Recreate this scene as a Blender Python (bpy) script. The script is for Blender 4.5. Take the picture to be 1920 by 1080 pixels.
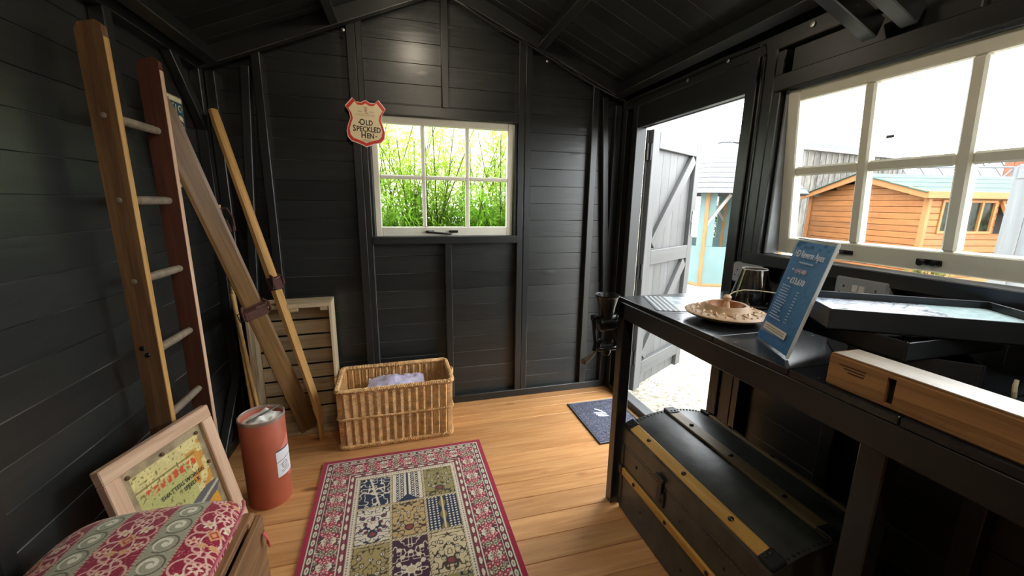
import bpy, math, random
import numpy as np
from mathutils import Vector, Matrix

# ------------------------------------------------------------------ scene, camera, sky, exposure
for o in list(bpy.data.objects):
    bpy.data.objects.remove(o, do_unlink=True)
scene = bpy.context.scene
COL = scene.collection
random.seed(7)
RNG = np.random.default_rng(11)

cam_data = bpy.data.cameras.new('camera')
cam = bpy.data.objects.new('camera', cam_data)
COL.objects.link(cam)
cam_data.sensor_width = 36.0
cam_data.lens = 748.33 / 1920 * 36.0
cam_data.clip_start = 0.02
cam_data.clip_end = 300
RT = Vector((0.964885, -0.262347, 0.013054))
UP = Vector((0.041758, 0.202265, 0.978440))
FW = Vector((0.259331, 0.943537, -0.206118))
mw = Matrix.Identity(4)
for i in range(3):
    mw[i][0] = RT[i]; mw[i][1] = UP[i]; mw[i][2] = -FW[i]
mw[0][3], mw[1][3], mw[2][3] = 0, 0, 1.32
cam.matrix_world = mw
scene.camera = cam

SKY = 8.5
world = bpy.data.worlds.new('sky')
scene.world = world
world.use_nodes = True
wn = world.node_tree
wn.nodes['Background'].inputs[0].default_value = (0.93, 0.97, 1.0, 1)
wn.nodes['Background'].inputs[1].default_value = SKY

scene.view_settings.view_transform = 'Standard'
scene.view_settings.look = 'None'
scene.view_settings.gamma = 1.0
scene.view_settings.use_curve_mapping = False
scene.view_settings.exposure = 0.35

# ------------------------------------------------------------------ node helpers and materials
MATS = {}

def lin(r, g, b):
    def f(c):
        c /= 255.0
        return c / 12.92 if c <= 0.04045 else ((c + 0.055) / 1.055) ** 2.4
    return (f(r), f(g), f(b), 1.0)

class NT:
    def __init__(self, name):
        self.m = bpy.data.materials.new(name)
        self.m.use_nodes = True
        self.t = self.m.node_tree
        self.b = self.t.nodes['Principled BSDF']
        self.out = self.t.nodes['Material Output']
    def n(self, kind, **kw):
        nd = self.t.nodes.new(kind)
        for k, v in kw.items():
            setattr(nd, k, v)
        return nd
    def l(self, a, b):
        self.t.links.new(a, b)
    def ramp(self, fac, stops):
        r = self.n('ShaderNodeValToRGB')
        el = r.color_ramp.elements
        while len(el) > 1:
            el.remove(el[-1])
        el[0].position = stops[0][0]; el[0].color = stops[0][1]
        for p, c in stops[1:]:
            e = el.new(p); e.color = c
        self.l(fac, r.inputs[0])
        return r.outputs[0]

def plain(name, col, rough=0.5, metal=0.0, spec=0.5, noise=0.0, nscale=30, bump=0.0, emit=None, estr=0):
    if name in MATS: return MATS[name]
    t = NT(name)
    t.b.inputs['Base Color'].default_value = col
    t.b.inputs['Roughness'].default_value = rough
    t.b.inputs['Metallic'].default_value = metal
    t.b.inputs['Specular IOR Level'].default_value = spec
    if noise or bump:
        tc = t.n('ShaderNodeTexCoord')
        nz = t.n('ShaderNodeTexNoise')
        nz.inputs['Scale'].default_value = nscale
        nz.inputs['Detail'].default_value = 5
        t.l(tc.outputs['Object'], nz.inputs['Vector'])
        if noise:
            a = tuple(max(0, c * (1 - noise)) for c in col[:3]) + (1,)
            b = tuple(min(1, c * (1 + noise)) for c in col[:3]) + (1,)
            t.l(t.ramp(nz.outputs[0], [(0.3, a), (0.7, b)]), t.b.inputs['Base Color'])
        if bump:
            bp = t.n('ShaderNodeBump')
            bp.inputs['Strength'].default_value = bump
            bp.inputs['Distance'].default_value = 0.004
            t.l(nz.outputs[0], bp.inputs['Height'])
            t.l(bp.outputs[0], t.b.inputs['Normal'])
    if emit:
        t.b.inputs['Emission Color'].default_value = emit
        t.b.inputs['Emission Strength'].default_value = estr
    MATS[name] = t.m
    return t.m

def wood(name, dark, light, rough=0.5, grain=14.0, along=1.2, var=0.25, bump=0.25, knots=0.5, knotcol=None, spec=0.5, dist=0.003, scuff=None):
    """grain runs along local X; every piece shifted by its own random value"""
    if name in MATS: return MATS[name]
    t = NT(name)
    tc = t.n('ShaderNodeTexCoord')
    oi = t.n('ShaderNodeObjectInfo')
    mp = t.n('ShaderNodeMapping')
    mp.inputs['Scale'].default_value = (along, grain, grain)
    sc = t.n('ShaderNodeVectorMath', operation='SCALE')
    cb = t.n('ShaderNodeCombineXYZ')
    for i in range(3): t.l(oi.outputs['Random'], cb.inputs[i])
    t.l(cb.outputs[0], sc.inputs[0]); sc.inputs['Scale'].default_value = 37.0
    ad = t.n('ShaderNodeVectorMath', operation='ADD')
    t.l(tc.outputs['Object'], ad.inputs[0]); t.l(sc.outputs[0], ad.inputs[1])
    t.l(ad.outputs[0], mp.inputs['Vector'])
    nz = t.n('ShaderNodeTexNoise')
    nz.inputs['Scale'].default_value = 2.0; nz.inputs['Detail'].default_value = 6
    nz.inputs['Roughness'].default_value = 0.6; nz.inputs['Distortion'].default_value = 0.8
    t.l(mp.outputs[0], nz.inputs['Vector'])
    base = t.ramp(nz.outputs[0], [(0.28, dark), (0.72, light)])
    # knots
    mp2 = t.n('ShaderNodeMapping'); mp2.inputs['Scale'].default_value = (2.2, 6.0, 6.0)
    t.l(ad.outputs[0], mp2.inputs['Vector'])
    vo = t.n('ShaderNodeTexVoronoi'); vo.inputs['Scale'].default_value = 1.3
    t.l(mp2.outputs[0], vo.inputs['Vector'])
    kf = t.ramp(vo.outputs['Distance'], [(0.06, (1, 1, 1, 1)), (0.16, (0, 0, 0, 1))])
    mx = t.n('ShaderNodeMixRGB'); mx.blend_type = 'MIX'
    ml = t.n('ShaderNodeMath', operation='MULTIPLY'); ml.inputs[1].default_value = knots
    t.l(kf, ml.inputs[0]); t.l(ml.outputs[0], mx.inputs[0])
    t.l(base, mx.inputs[1])
    mx.inputs[2].default_value = knotcol or tuple(c * 0.45 for c in dark[:3]) + (1,)
    if scuff:
        ns = t.n('ShaderNodeTexNoise'); ns.inputs['Scale'].default_value = 5.0; ns.inputs['Detail'].default_value = 7; ns.inputs['Roughness'].default_value = .7; ns.inputs['Distortion'].default_value = 2.5
        ms = t.n('ShaderNodeMapping'); ms.inputs['Scale'].default_value = (1.2, 2.6, 2.6); t.l(ad.outputs[0], ms.inputs['Vector']); t.l(ms.outputs[0], ns.inputs['Vector'])
        sf = t.ramp(ns.outputs[0], [(0.64, (0, 0, 0, 1)), (0.78, (.75, .75, .75, 1))])
        m2 = t.n('ShaderNodeMixRGB'); t.l(sf, m2.inputs[0]); t.l(mx.outputs[0], m2.inputs[1]); m2.inputs[2].default_value = scuff
        mx = m2
    # tone per piece
    hs = t.n('ShaderNodeHueSaturation')
    mr = t.n('ShaderNodeMapRange')
    mr.inputs['To Min'].default_value = 1 - var; mr.inputs['To Max'].default_value = 1 + var
    t.l(oi.outputs['Random'], mr.inputs['Value'])
    t.l(mr.outputs[0], hs.inputs['Value']); t.l(mx.outputs[0], hs.inputs['Color'])
    t.l(hs.outputs[0], t.b.inputs['Base Color'])
    t.b.inputs['Roughness'].default_value = rough
    t.b.inputs['Specular IOR Level'].default_value = spec
    bp = t.n('ShaderNodeBump'); bp.inputs['Strength'].default_value = bump; bp.inputs['Distance'].default_value = dist
    am = t.n('ShaderNodeMath', operation='ADD')
    t.l(nz.outputs[0], am.inputs[0]); t.l(kf, am.inputs[1])
    t.l(am.outputs[0], bp.inputs['Height']); t.l(bp.outputs[0], t.b.inputs['Normal'])
    MATS[name] = t.m
    return t.m

def attrmat(name, rough=0.8, bump=0.0, bscale=600, spec=0.3, sheen=0.0):
    if name in MATS: return MATS[name]
    t = NT(name)
    at = t.n('ShaderNodeAttribute'); at.attribute_name = 'Col'
    tc = t.n('ShaderNodeTexCoord')
    nz = t.n('ShaderNodeTexNoise'); nz.inputs['Scale'].default_value = bscale; nz.inputs['Detail'].default_value = 2
    t.l(tc.outputs['Object'], nz.inputs['Vector'])
    mx = t.n('ShaderNodeMixRGB'); mx.blend_type = 'MULTIPLY'; mx.inputs[0].default_value = 0.35
    t.l(at.outputs['Color'], mx.inputs[1])
    t.l(t.ramp(nz.outputs[0], [(0.3, (.6, .6, .6, 1)), (0.65, (1.15, 1.15, 1.15, 1))]), mx.inputs[2])
    t.l(mx.outputs[0], t.b.inputs['Base Color'])
    t.b.inputs['Roughness'].default_value = rough
    t.b.inputs['Specular IOR Level'].default_value = spec
    if sheen: t.b.inputs['Sheen Weight'].default_value = sheen
    if bump:
        bp = t.n('ShaderNodeBump'); bp.inputs['Strength'].default_value = bump; bp.inputs['Distance'].default_value = 0.002
        t.l(nz.outputs[0], bp.inputs['Height']); t.l(bp.outputs[0], t.b.inputs['Normal'])
    MATS[name] = t.m
    return t.m

def glassmat(name, tint, gloss=0.06, rough=0.02):
    if name in MATS: return MATS[name]
    t = NT(name)
    tr = t.n('ShaderNodeBsdfTransparent'); tr.inputs[0].default_value = tint
    gl = t.n('ShaderNodeBsdfGlossy'); gl.inputs['Roughness'].default_value = rough
    lw = t.n('ShaderNodeLayerWeight'); lw.inputs['Blend'].default_value = .5
    pw = t.n('ShaderNodeMath', operation='POWER'); pw.inputs[1].default_value = 5.0
    fr = t.n('ShaderNodeMath', operation='MULTIPLY_ADD'); fr.inputs[1].default_value = .7; fr.inputs[2].default_value = gloss * .5
    t.l(lw.outputs['Facing'], pw.inputs[0]); t.l(pw.outputs[0], fr.inputs[0])
    mx = t.n('ShaderNodeMixShader')
    t.l(fr.outputs[0], mx.inputs[0]); t.l(tr.outputs[0], mx.inputs[1]); t.l(gl.outputs[0], mx.inputs[2])
    t.l(mx.outputs[0], t.out.inputs['Surface'])
    MATS[name] = t.m
    return t.m

def leafmat(name, c1, c2, trans=0.5):
    if name in MATS: return MATS[name]
    t = NT(name)
    tc = t.n('ShaderNodeTexCoord'); nz = t.n('ShaderNodeTexNoise'); nz.inputs['Scale'].default_value = 9
    t.l(tc.outputs['Object'], nz.inputs['Vector'])
    c = t.ramp(nz.outputs[0], [(0.35, c1), (0.65, c2)])
    df = t.n('ShaderNodeBsdfDiffuse'); tl = t.n('ShaderNodeBsdfTranslucent'); mx = t.n('ShaderNodeMixShader')
    mx.inputs[0].default_value = trans
    t.l(c, df.inputs[0]); t.l(c, tl.inputs[0]); t.l(df.outputs[0], mx.inputs[1]); t.l(tl.outputs[0], mx.inputs[2])
    t.l(mx.outputs[0], t.out.inputs['Surface'])
    MATS[name] = t.m
    return t.m

BLACKPAINT = wood('black_painted_wood', (.0132, .0148, .014, 1), (.0225, .0248, .0236, 1), rough=.34, var=.25, bump=.3, knots=.5, knotcol=(.025, .027, .025, 1), dist=.003, scuff=(.06, .063, .058, 1))
BLACKTRIM = wood('black_painted_timber', (.0115, .0125, .012, 1), (.018, .0195, .0185, 1), rough=.34, var=.15, bump=.12, knots=.25, knotcol=(.025, .026, .025, 1), scuff=(.05, .05, .048, 1))
NAVYTRIM = wood('black_bench_paint', (.0105, .0115, .013, 1), (.016, .0175, .02, 1), rough=.3, var=.1, bump=.08, knots=.15, knotcol=(.025, .026, .025, 1))
BENCHTOP = wood('glossy_bench_top_paint', (.011, .0125, .015, 1), (.016, .018, .021, 1), rough=.2, var=.1, bump=.04, knots=.1, knotcol=(.025, .026, .025, 1))
DOORPAINT = wood('charcoal_door_paint', (.062, .063, .062, 1), (.09, .091, .09, 1), rough=.5, var=.1, bump=.2, knots=.2)
def glintedge(name, pale, lo, hi):  # edge highlight painted as pale patches in the colour
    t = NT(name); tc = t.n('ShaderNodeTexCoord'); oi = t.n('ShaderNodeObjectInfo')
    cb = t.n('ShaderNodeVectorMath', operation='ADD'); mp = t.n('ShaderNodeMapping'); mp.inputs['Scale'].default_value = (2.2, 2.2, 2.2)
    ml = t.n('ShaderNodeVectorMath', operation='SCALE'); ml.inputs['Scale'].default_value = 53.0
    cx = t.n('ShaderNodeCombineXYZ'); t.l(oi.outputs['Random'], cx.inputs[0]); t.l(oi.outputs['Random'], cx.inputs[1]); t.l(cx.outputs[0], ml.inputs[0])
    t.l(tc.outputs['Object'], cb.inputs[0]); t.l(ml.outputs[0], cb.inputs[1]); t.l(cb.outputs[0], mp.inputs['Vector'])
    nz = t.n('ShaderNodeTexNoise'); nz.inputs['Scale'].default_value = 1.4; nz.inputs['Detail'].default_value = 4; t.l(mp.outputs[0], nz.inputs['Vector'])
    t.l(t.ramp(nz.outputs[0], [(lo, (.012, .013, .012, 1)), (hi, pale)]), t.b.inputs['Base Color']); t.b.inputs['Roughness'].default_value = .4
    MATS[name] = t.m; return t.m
EDGECLAD = glintedge('board_edge_glint', (.12, .12, .11, 1), .42, .66)  # bare board lips, paled to paint in the light catching the seams
EDGETRIM = glintedge('timber_edge_glint', (.11, .11, .105, 1), .46, .66)  # stud corner highlights painted into the chamfer colour
PINE = wood('varnished_pine_boards', lin(178, 122, 72), lin(216, 164, 108), rough=.36, var=.12, bump=.12, knots=.8, knotcol=lin(96, 50, 22), grain=18)
FRAMEPAINT = plain('cream_window_paint', lin(222, 218, 200), .45, noise=.05, nscale=12)
IRON = plain('black_iron', (.012, .012, .012, 1), .28, .3, bump=.15, nscale=60)
STEEL = plain('zinc_steel', (.5, .5, .5, 1), .35, .9)
DARKSTEEL = plain('dark_metal', (.03, .03, .03, 1), .4, .7)
GLASS = glassmat('window_glass', (.97, .98, .98, 1))
LADDER = wood('old_ladder_wood', lin(78, 54, 32), lin(132, 98, 62), rough=.55, var=.12, bump=.3, knots=.4, grain=22)
LADDERRED = wood('red_brown_ladder_wood', lin(66, 36, 24), lin(98, 56, 38), rough=.5, var=.1, bump=.3, knots=.3, grain=22)
RUNG = wood('worn_grey_rung', lin(98, 86, 72), lin(142, 128, 110), rough=.6, var=.15, bump=.2, knots=.1)
SKIWOOD = wood('varnished_ski_wood', lin(90, 64, 34), lin(130, 98, 56), rough=.38, var=.1, bump=.15, knots=.1, grain=25)
SKIPALE = wood('pale_ski_wood', lin(170, 122, 62), lin(216, 172, 108), rough=.4, var=.1, bump=.15, knots=.1, grain=25)
LEATHER = plain('old_brown_leather', lin(78, 42, 34), .6, noise=.4, nscale=60, bump=.4)
BAMBOO = plain('bamboo_cane', lin(196, 158, 98), .4, noise=.25, nscale=25)
CRATEWOOD = wood('weathered_crate_wood', lin(160, 140, 110), lin(206, 186, 152), rough=.7, var=.18, bump=.35, knots=.5, grain=16)
PINKWOOD = wood('limed_frame_wood', lin(186, 148, 118), lin(222, 190, 162), rough=.65, var=.08, bump=.4, knots=.2, grain=20)
BOXWOOD = wood('rough_old_box_wood', lin(104, 70, 42), lin(166, 122, 80), rough=.7, var=.15, bump=.5, knots=.5, grain=16)
OAKBEAM = wood('oak_beam_wood', lin(112, 78, 44), lin(172, 128, 82), rough=.4, var=.05, bump=.4, knots=.3, grain=26)
CARVED = plain('carved_pale_wood', lin(206, 176, 140), .55, noise=.15, nscale=40)
WICKER = plain('golden_wicker', lin(214, 170, 114), .42, noise=.3, nscale=35)
WICKERDARK = plain('darker_wicker_stake', lin(196, 148, 94), .5, noise=.3, nscale=35)
BRASSLAT = wood('ochre_trunk_slat', lin(168, 120, 46), lin(212, 166, 82), rough=.45, var=.06, bump=.3, knots=.3, grain=18)
DULLSLAT = wood('dull_trunk_slat', lin(110, 88, 52), lin(150, 124, 80), rough=.5, var=.06, bump=.3, knots=.3, grain=18)
TRUNKSKIN = plain('black_trunk_canvas', (.04, .043, .039, 1), .36, noise=.35, nscale=14, bump=.5)
DRUMRED = plain('terracotta_drum_paint', lin(178, 92, 66), .5, noise=.12, nscale=10)
WHITE = plain('white_paper', lin(232, 232, 236), .6)
CREAMCORD = plain('cream_cord', lin(222, 214, 184), .7)

# ------------------------------------------------------------------ mesh helpers
class MB:
    def __init__(s): s.v = []; s.f = []
    def add(s, vs, fs):
        o = len(s.v); s.v += [tuple(v) for v in vs]; s.f += [tuple(i + o for i in f) for f in fs]; return s
    def box(s, c, d, m=None):
        x, y, z = (k / 2 for k in d)
        vs = [Vector((sx * x, sy * y, sz * z)) for sx in (-1, 1) for sy in (-1, 1) for sz in (-1, 1)]
        if m is not None: vs = [m @ v for v in vs]
        vs = [v + Vector(c) for v in vs]
        return s.add(vs, [(0, 1, 3, 2), (4, 6, 7, 5), (0, 4, 5, 1), (2, 3, 7, 6), (0, 2, 6, 4), (1, 5, 7, 3)])
    def cbox(s, c, d, ch=.003, m=None):
        """box with chamfered edges"""
        hx, hy, hz = (k / 2 for k in d)
        ch = min(ch, hx * .9, hy * .9, hz * .9)
        vs = []; idx = {}
        for sx in (-1, 1):
            for sy in (-1, 1):
                for sz in (-1, 1):
                    for a in range(3):
                        p = [sx * (hx - ch), sy * (hy - ch), sz * (hz - ch)]
                        p[a] = (sx * hx, sy * hy, sz * hz)[a]
                        idx[(sx, sy, sz, a)] = len(vs); vs.append(Vector(p))
        fs = []
        S = (-1, 1)
        def face(keys):
            pts = [vs[idx[k]] for k in keys]
            cen = sum(pts, Vector()) / len(pts)
            n = (pts[1] - pts[0]).cross(pts[2] - pts[0])
            ks = [idx[k] for k in keys]
            fs.append(tuple(ks if n.dot(cen) > 0 else ks[::-1]))
        for a in range(3):
            o = [i for i in range(3) if i != a]
            for sg in S:
                q = []
                for u, w in ((-1, -1), (1, -1), (1, 1), (-1, 1)):
                    k = [0, 0, 0]; k[a] = sg; k[o[0]] = u; k[o[1]] = w; q.append((*k, a))
                face(q)
            for u in S:
                for w in S:
                    k0 = [0, 0, 0]; k0[o[0]] = u; k0[o[1]] = w
                    k1 = list(k0); k0[a] = -1; k1[a] = 1
                    face([(*k0, o[0]), (*k1, o[0]), (*k1, o[1]), (*k0, o[1])])
        for sx in S:
            for sy in S:
                for sz in S: face([(sx, sy, sz, 0), (sx, sy, sz, 1), (sx, sy, sz, 2)])
        if m is not None: vs = [m @ v for v in vs]
        return s.add([v + Vector(c) for v in vs], fs)
    def prism(s, poly, z0, z1, m=None):
        n = len(poly)
        vs = [Vector((x, y, z0)) for x, y in poly] + [Vector((x, y, z1)) for x, y in poly]
        if m is not None: vs = [m @ v for v in vs]
        fs = [tuple(range(n))[::-1], tuple(range(n, 2 * n))] + [(i, (i + 1) % n, n + (i + 1) % n, n + i) for i in range(n)]
        return s.add(vs, fs)
    def tube(s, pts, r, n=8, cap=True, flat=None):
        pts = [Vector(p) for p in pts]; rs = r if isinstance(r, (list, tuple)) else [r] * len(pts)
        vs = []; fs = []
        prev = None
        for i, p in enumerate(pts):
            t = (pts[min(i + 1, len(pts) - 1)] - pts[max(i - 1, 0)])
            if t.length < 1e-9: t = Vector((0, 0, 1))
            t.normalize()
            if prev is None:
                a = Vector((0, 0, 1)) if abs(t.z) < .9 else Vector((1, 0, 0))
                u = t.cross(a).normalized()
            else:
                u = (prev - t * prev.dot(t)).normalized()
            prev = u; w = t.cross(u)
            for k in range(n):
                an = 2 * math.pi * k / n
                vs.append(p + (u * math.cos(an) + w * math.sin(an)) * rs[i])
        for i in range(len(pts) - 1):
            for k in range(n):
                a = i * n + k; b = i * n + (k + 1) % n
                fs.append((a, b, b + n, a + n))
        if cap:
            fs.append(tuple(range(n))[::-1]); fs.append(tuple(range((len(pts) - 1) * n, len(pts) * n)))
        return s.add(vs, fs)
    def lathe(s, prof, n=32, c=(0, 0, 0), m=None, closed=False, cap=True):
        vs = []; fs = []
        for r, z in prof:
            for k in range(n):
                a = 2 * math.pi * k / n
                v = Vector((r * math.cos(a), r * math.sin(a), z))
                vs.append((m @ v if m is not None else v) + Vector(c))
        L = len(prof)
        for i in range(L - 1 + (1 if closed else 0)):
            i2 = (i + 1) % L
            for k in range(n):
                k2 = (k + 1) % n
                fs.append((i * n + k, i * n + k2, i2 * n + k2, i2 * n + k))
        if not closed and cap:
            if prof[0][0] > 1e-6: fs.append(tuple(range(n))[::-1])
            if prof[-1][0] > 1e-6: fs.append(tuple(range((L - 1) * n, L * n)))
        return s.add(vs, fs)
    def mesh(s, name):
        me = bpy.data.meshes.new(name); me.from_pydata(s.v, [], s.f); me.validate(); me.update(); return me

def link(name, me, mat, parent=None, mx=None, smooth=False):
    if mat is not None and not me.materials: me.materials.append(mat)
    if smooth:
        me.polygons.foreach_set('use_smooth', [True] * len(me.polygons))
        try: me.set_sharp_from_angle(angle=math.radians(40))
        except Exception: pass
    o = bpy.data.objects.new(name, me); COL.objects.link(o)
    if parent is not None: o.parent = parent
    if mx is not None: o.matrix_local = mx
    return o

def obj(name, mb, mat, parent=None, mx=None, smooth=False):
    return link(name, mb.mesh(name), mat, parent, mx, smooth)

def tag(o, label, cat, group=None, kind=None):
    o['label'] = label; o['category'] = cat
    if group: o['group'] = group
    if kind: o['kind'] = kind
    return o

def thing(name, label, cat, loc=(0, 0, 0), rz=0.0, group=None, kind=None, mx=None):
    o = bpy.data.objects.new(name, None); COL.objects.link(o); o.empty_display_size = .1
    if mx is not None: o.matrix_local = mx
    else: o.location = loc; o.rotation_euler = (0, 0, rz)
    return tag(o, label, cat, group, kind)

def frame_mx(p, xa, za):
    xa = Vector(xa).normalized(); za = Vector(za); za = (za - xa * za.dot(xa)).normalized(); ya = za.cross(xa)
    m = Matrix.Identity(4)
    for i in range(3): m[i][0] = xa[i]; m[i][1] = ya[i]; m[i][2] = za[i]; m[i][3] = p[i]
    return m

PLANKS = {}
def plank(parent, name, p0, p1, w, t, normal, mat, ch=.003):
    """timber from p0 to p1 (centre line), width w, thickness t along normal"""
    p0 = Vector(p0); p1 = Vector(p1); L = (p1 - p0).length
    key = (round(L, 4), round(w, 4), round(t, 4), ch, mat.name)
    if key not in PLANKS:
        PLANKS[key] = MB().cbox((0, 0, 0), (L, w, t), ch).mesh(name)
        PLANKS[key].materials.append(mat)
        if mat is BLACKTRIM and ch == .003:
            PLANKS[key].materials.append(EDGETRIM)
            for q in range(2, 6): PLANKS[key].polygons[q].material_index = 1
    o = bpy.data.objects.new(name, PLANKS[key]); COL.objects.link(o)
    if parent is not None: o.parent = parent
    o.matrix_local = frame_mx((p0 + p1) / 2, p1 - p0, normal)
    return o

def clad(parent, name, p0, p1, w, t, normal, mat, ch=.0035):
    """tongue-and-groove board: V-chamfered on the face that looks along normal, tongue runs into its neighbour"""
    p0 = Vector(p0); p1 = Vector(p1); L = (p1 - p0).length
    key = ('clad', round(L, 4), round(w, 4), round(t, 4), mat.name)
    if key not in PLANKS:
        h = w / 2
        prof = [(-h, -t / 2), (h + .006, -t / 2), (h + .006, t / 2 - ch * 1.6), (h, t / 2 - ch * 1.6), (h, t / 2 - ch * 1.1), (h - ch * .9, t / 2), (-h + ch * .25, t / 2), (-h, t / 2 - ch * .3)]
        m = Matrix(((0, 0, 1), (1, 0, 0), (0, 1, 0)))
        PLANKS[key] = MB().prism(prof, -L / 2, L / 2, m).mesh(name)
        PLANKS[key].materials.append(mat)
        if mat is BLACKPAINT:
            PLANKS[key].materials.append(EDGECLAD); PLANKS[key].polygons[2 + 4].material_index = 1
    o = bpy.data.objects.new(name, PLANKS[key]); COL.objects.link(o)
    o.parent = parent
    o.matrix_local = frame_mx((p0 + p1) / 2, p1 - p0, normal)
    return o

def text(parent, name, s, size, mat, mx, align='CENTER', extrude=.0004, sx=1.0, bold=0.0, space=1.0):
    cu = bpy.data.curves.new(name, 'FONT'); cu.body = s; cu.size = size; cu.align_x = align; cu.align_y = 'CENTER'
    cu.extrude = extrude; cu.offset = bold; cu.space_character = space; cu.resolution_u = 2
    tmp = bpy.data.objects.new('tmp', cu); COL.objects.link(tmp)
    dg = bpy.context.evaluated_depsgraph_get()
    me = bpy.data.meshes.new_from_object(tmp.evaluated_get(dg))
    bpy.data.objects.remove(tmp, do_unlink=True); bpy.data.curves.remove(cu)
    me.name = name; me.materials.clear()
    if sx != 1.0: me.transform(Matrix.Diagonal((sx, 1, 1, 1)))
    return link(name, me, mat, parent, mx)

def colorgrid(name, xs, ys, zf, colf, mat, parent=None, mx=None, smooth=True, thick=0.0, warp=None):
    """top surface on a grid with a colour attribute computed from a pattern function, sides and underside closed"""
    X, Y = np.meshgrid(xs, ys)
    Z = zf(X, Y) if callable(zf) else np.full_like(X, zf)
    C = colf(X, Y)
    if warp is not None: X, Y = warp(X, Y)
    ny, nx = X.shape
    V = np.stack([X, Y, Z], -1).reshape(-1, 3)
    I = np.arange(nx * ny).reshape(ny, nx)
    Q = np.stack([I[:-1, :-1], I[:-1, 1:], I[1:, 1:], I[1:, :-1]], -1).reshape(-1, 4)
    colr = np.concatenate([C.reshape(-1, 3), np.ones((nx * ny, 1))], 1)
    if thick:
        loop = np.concatenate([I[0, :-1], I[:-1, -1], I[-1, :0:-1], I[:0:-1, 0]])
        lo = V[loop].copy(); lo[:, 2] = V[loop][:, 2].min() - thick if callable(zf) else zf - thick
        base = len(V); V = np.concatenate([V, lo]); n = len(loop)
        colr = np.concatenate([colr, colr[loop]])
        k = np.arange(n); k2 = (k + 1) % n
        Q = np.concatenate([Q, np.stack([loop[k2], loop[k], base + k, base + k2], -1)])
    me = bpy.data.meshes.new(name)
    me.vertices.add(len(V)); me.vertices.foreach_set('co', V.astype(np.float32).ravel())
    me.loops.add(len(Q) * 4); me.loops.foreach_set('vertex_index', Q.astype(np.int32).ravel())
    me.polygons.add(len(Q)); me.polygons.foreach_set('loop_start', np.arange(0, len(Q) * 4, 4, dtype=np.int32))
    me.update(calc_edges=True)
    at = me.color_attributes.new('Col', 'FLOAT_COLOR', 'POINT')
    at.data.foreach_set('color', colr.astype(np.float32).ravel())
    return link(name, me, mat, parent, mx, smooth)

# numpy pattern helpers
def c3(r, g, b): return np.array(lin(r, g, b)[:3])
def vnoise(x, y, seed=0):
    xi = np.floor(x).astype(int); yi = np.floor(y).astype(int); xf = x - xi; yf = y - yi
    xf = xf * xf * (3 - 2 * xf); yf = yf * yf * (3 - 2 * yf)
    def h(a, b):
        n = (a * 374761393 + b * 668265263 + seed * 974634777) & 0x7fffffff
        n = ((n ^ (n >> 13)) * 1274126177) & 0x7fffffff
        return ((n ^ (n >> 16)) & 0xffff) / 65535.0
    return (h(xi, yi) * (1 - xf) + h(xi + 1, yi) * xf) * (1 - yf) + (h(xi, yi + 1) * (1 - xf) + h(xi + 1, yi + 1) * xf) * yf
def put(C, mask, col): C[mask] = col

# ------------------------------------------------------------------ the shed: walls, floor, roof
XL, XLC = -.92, -.965          # stud face / cladding face of the left wall
XR, XRC = 1.41, 1.455
YB, YBC = 2.482, 2.527
YF = -1.35
RX, RZ, RS = .265, 2.515, .411  # ridge x, roof lining height at the ridge, slope
def zroof(x): return RZ - RS * abs(x - RX)
def zraf(x): return zroof(x) - .08

floor = thing('floor', 'orange varnished pine floor of long narrow boards', 'floor', kind='structure')
fy = 2.527; k = 0
while fy > YF:
    plank(floor, 'floorboard', (-.985, fy - .056, -.011), (1.475, fy - .056, -.011), .1115, .022, (0, 0, 1), PINE, .0024)
    fy -= .112
plank(floor, 'joist_deck', (-.985, .6, -.05), (1.475, .6, -.05), 3.85, .05, (0, 0, 1), BLACKTRIM)

wl = thing('wall_left', 'black painted shiplap wall of the shed behind the ladder', 'wall', kind='structure')
z = .009 - .11
while z < 2.0:
    clad(wl, 'board', (XLC - .01, YF, z + .055), (XLC - .01, YBC + .02, z + .055), .11, .02, (1, 0, 0), BLACKPAINT); z += .11
for y in (1.80, 1.062, .32, -.42, -1.1):
    plank(wl, 'stud', (XL - .0225, y, .05), (XL - .0225, y, 1.95), .045, .045, (1, 0, 0), BLACKTRIM)
plank(wl, 'corner_post', (XL - .0225, 2.46, .05), (XL - .0225, 2.46, 1.95), .045, .045, (1, 0, 0), BLACKTRIM)
plank(wl, 'brace', (XL - .02, 2.19, 1.975), (XL - .02, 2.475, 1.655), .05, .04, (1, 0, 0), BLACKTRIM)
plank(wl, 'brace', (XL - .02, 2.16, .03), (XL - .02, 2.47, .36), .05, .04, (1, 0, 0), BLACKTRIM)
plank(wl, 'sole_plate', (XL - .0225, YF, .025), (XL - .0225, YB, .025), .05, .045, (1, 0, 0), BLACKTRIM)
plank(wl, 'top_plate', (XL - .0225, YF, 1.967), (XL - .0225, YB, 1.967), .048, .05, (1, 0, 0), BLACKTRIM)

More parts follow.
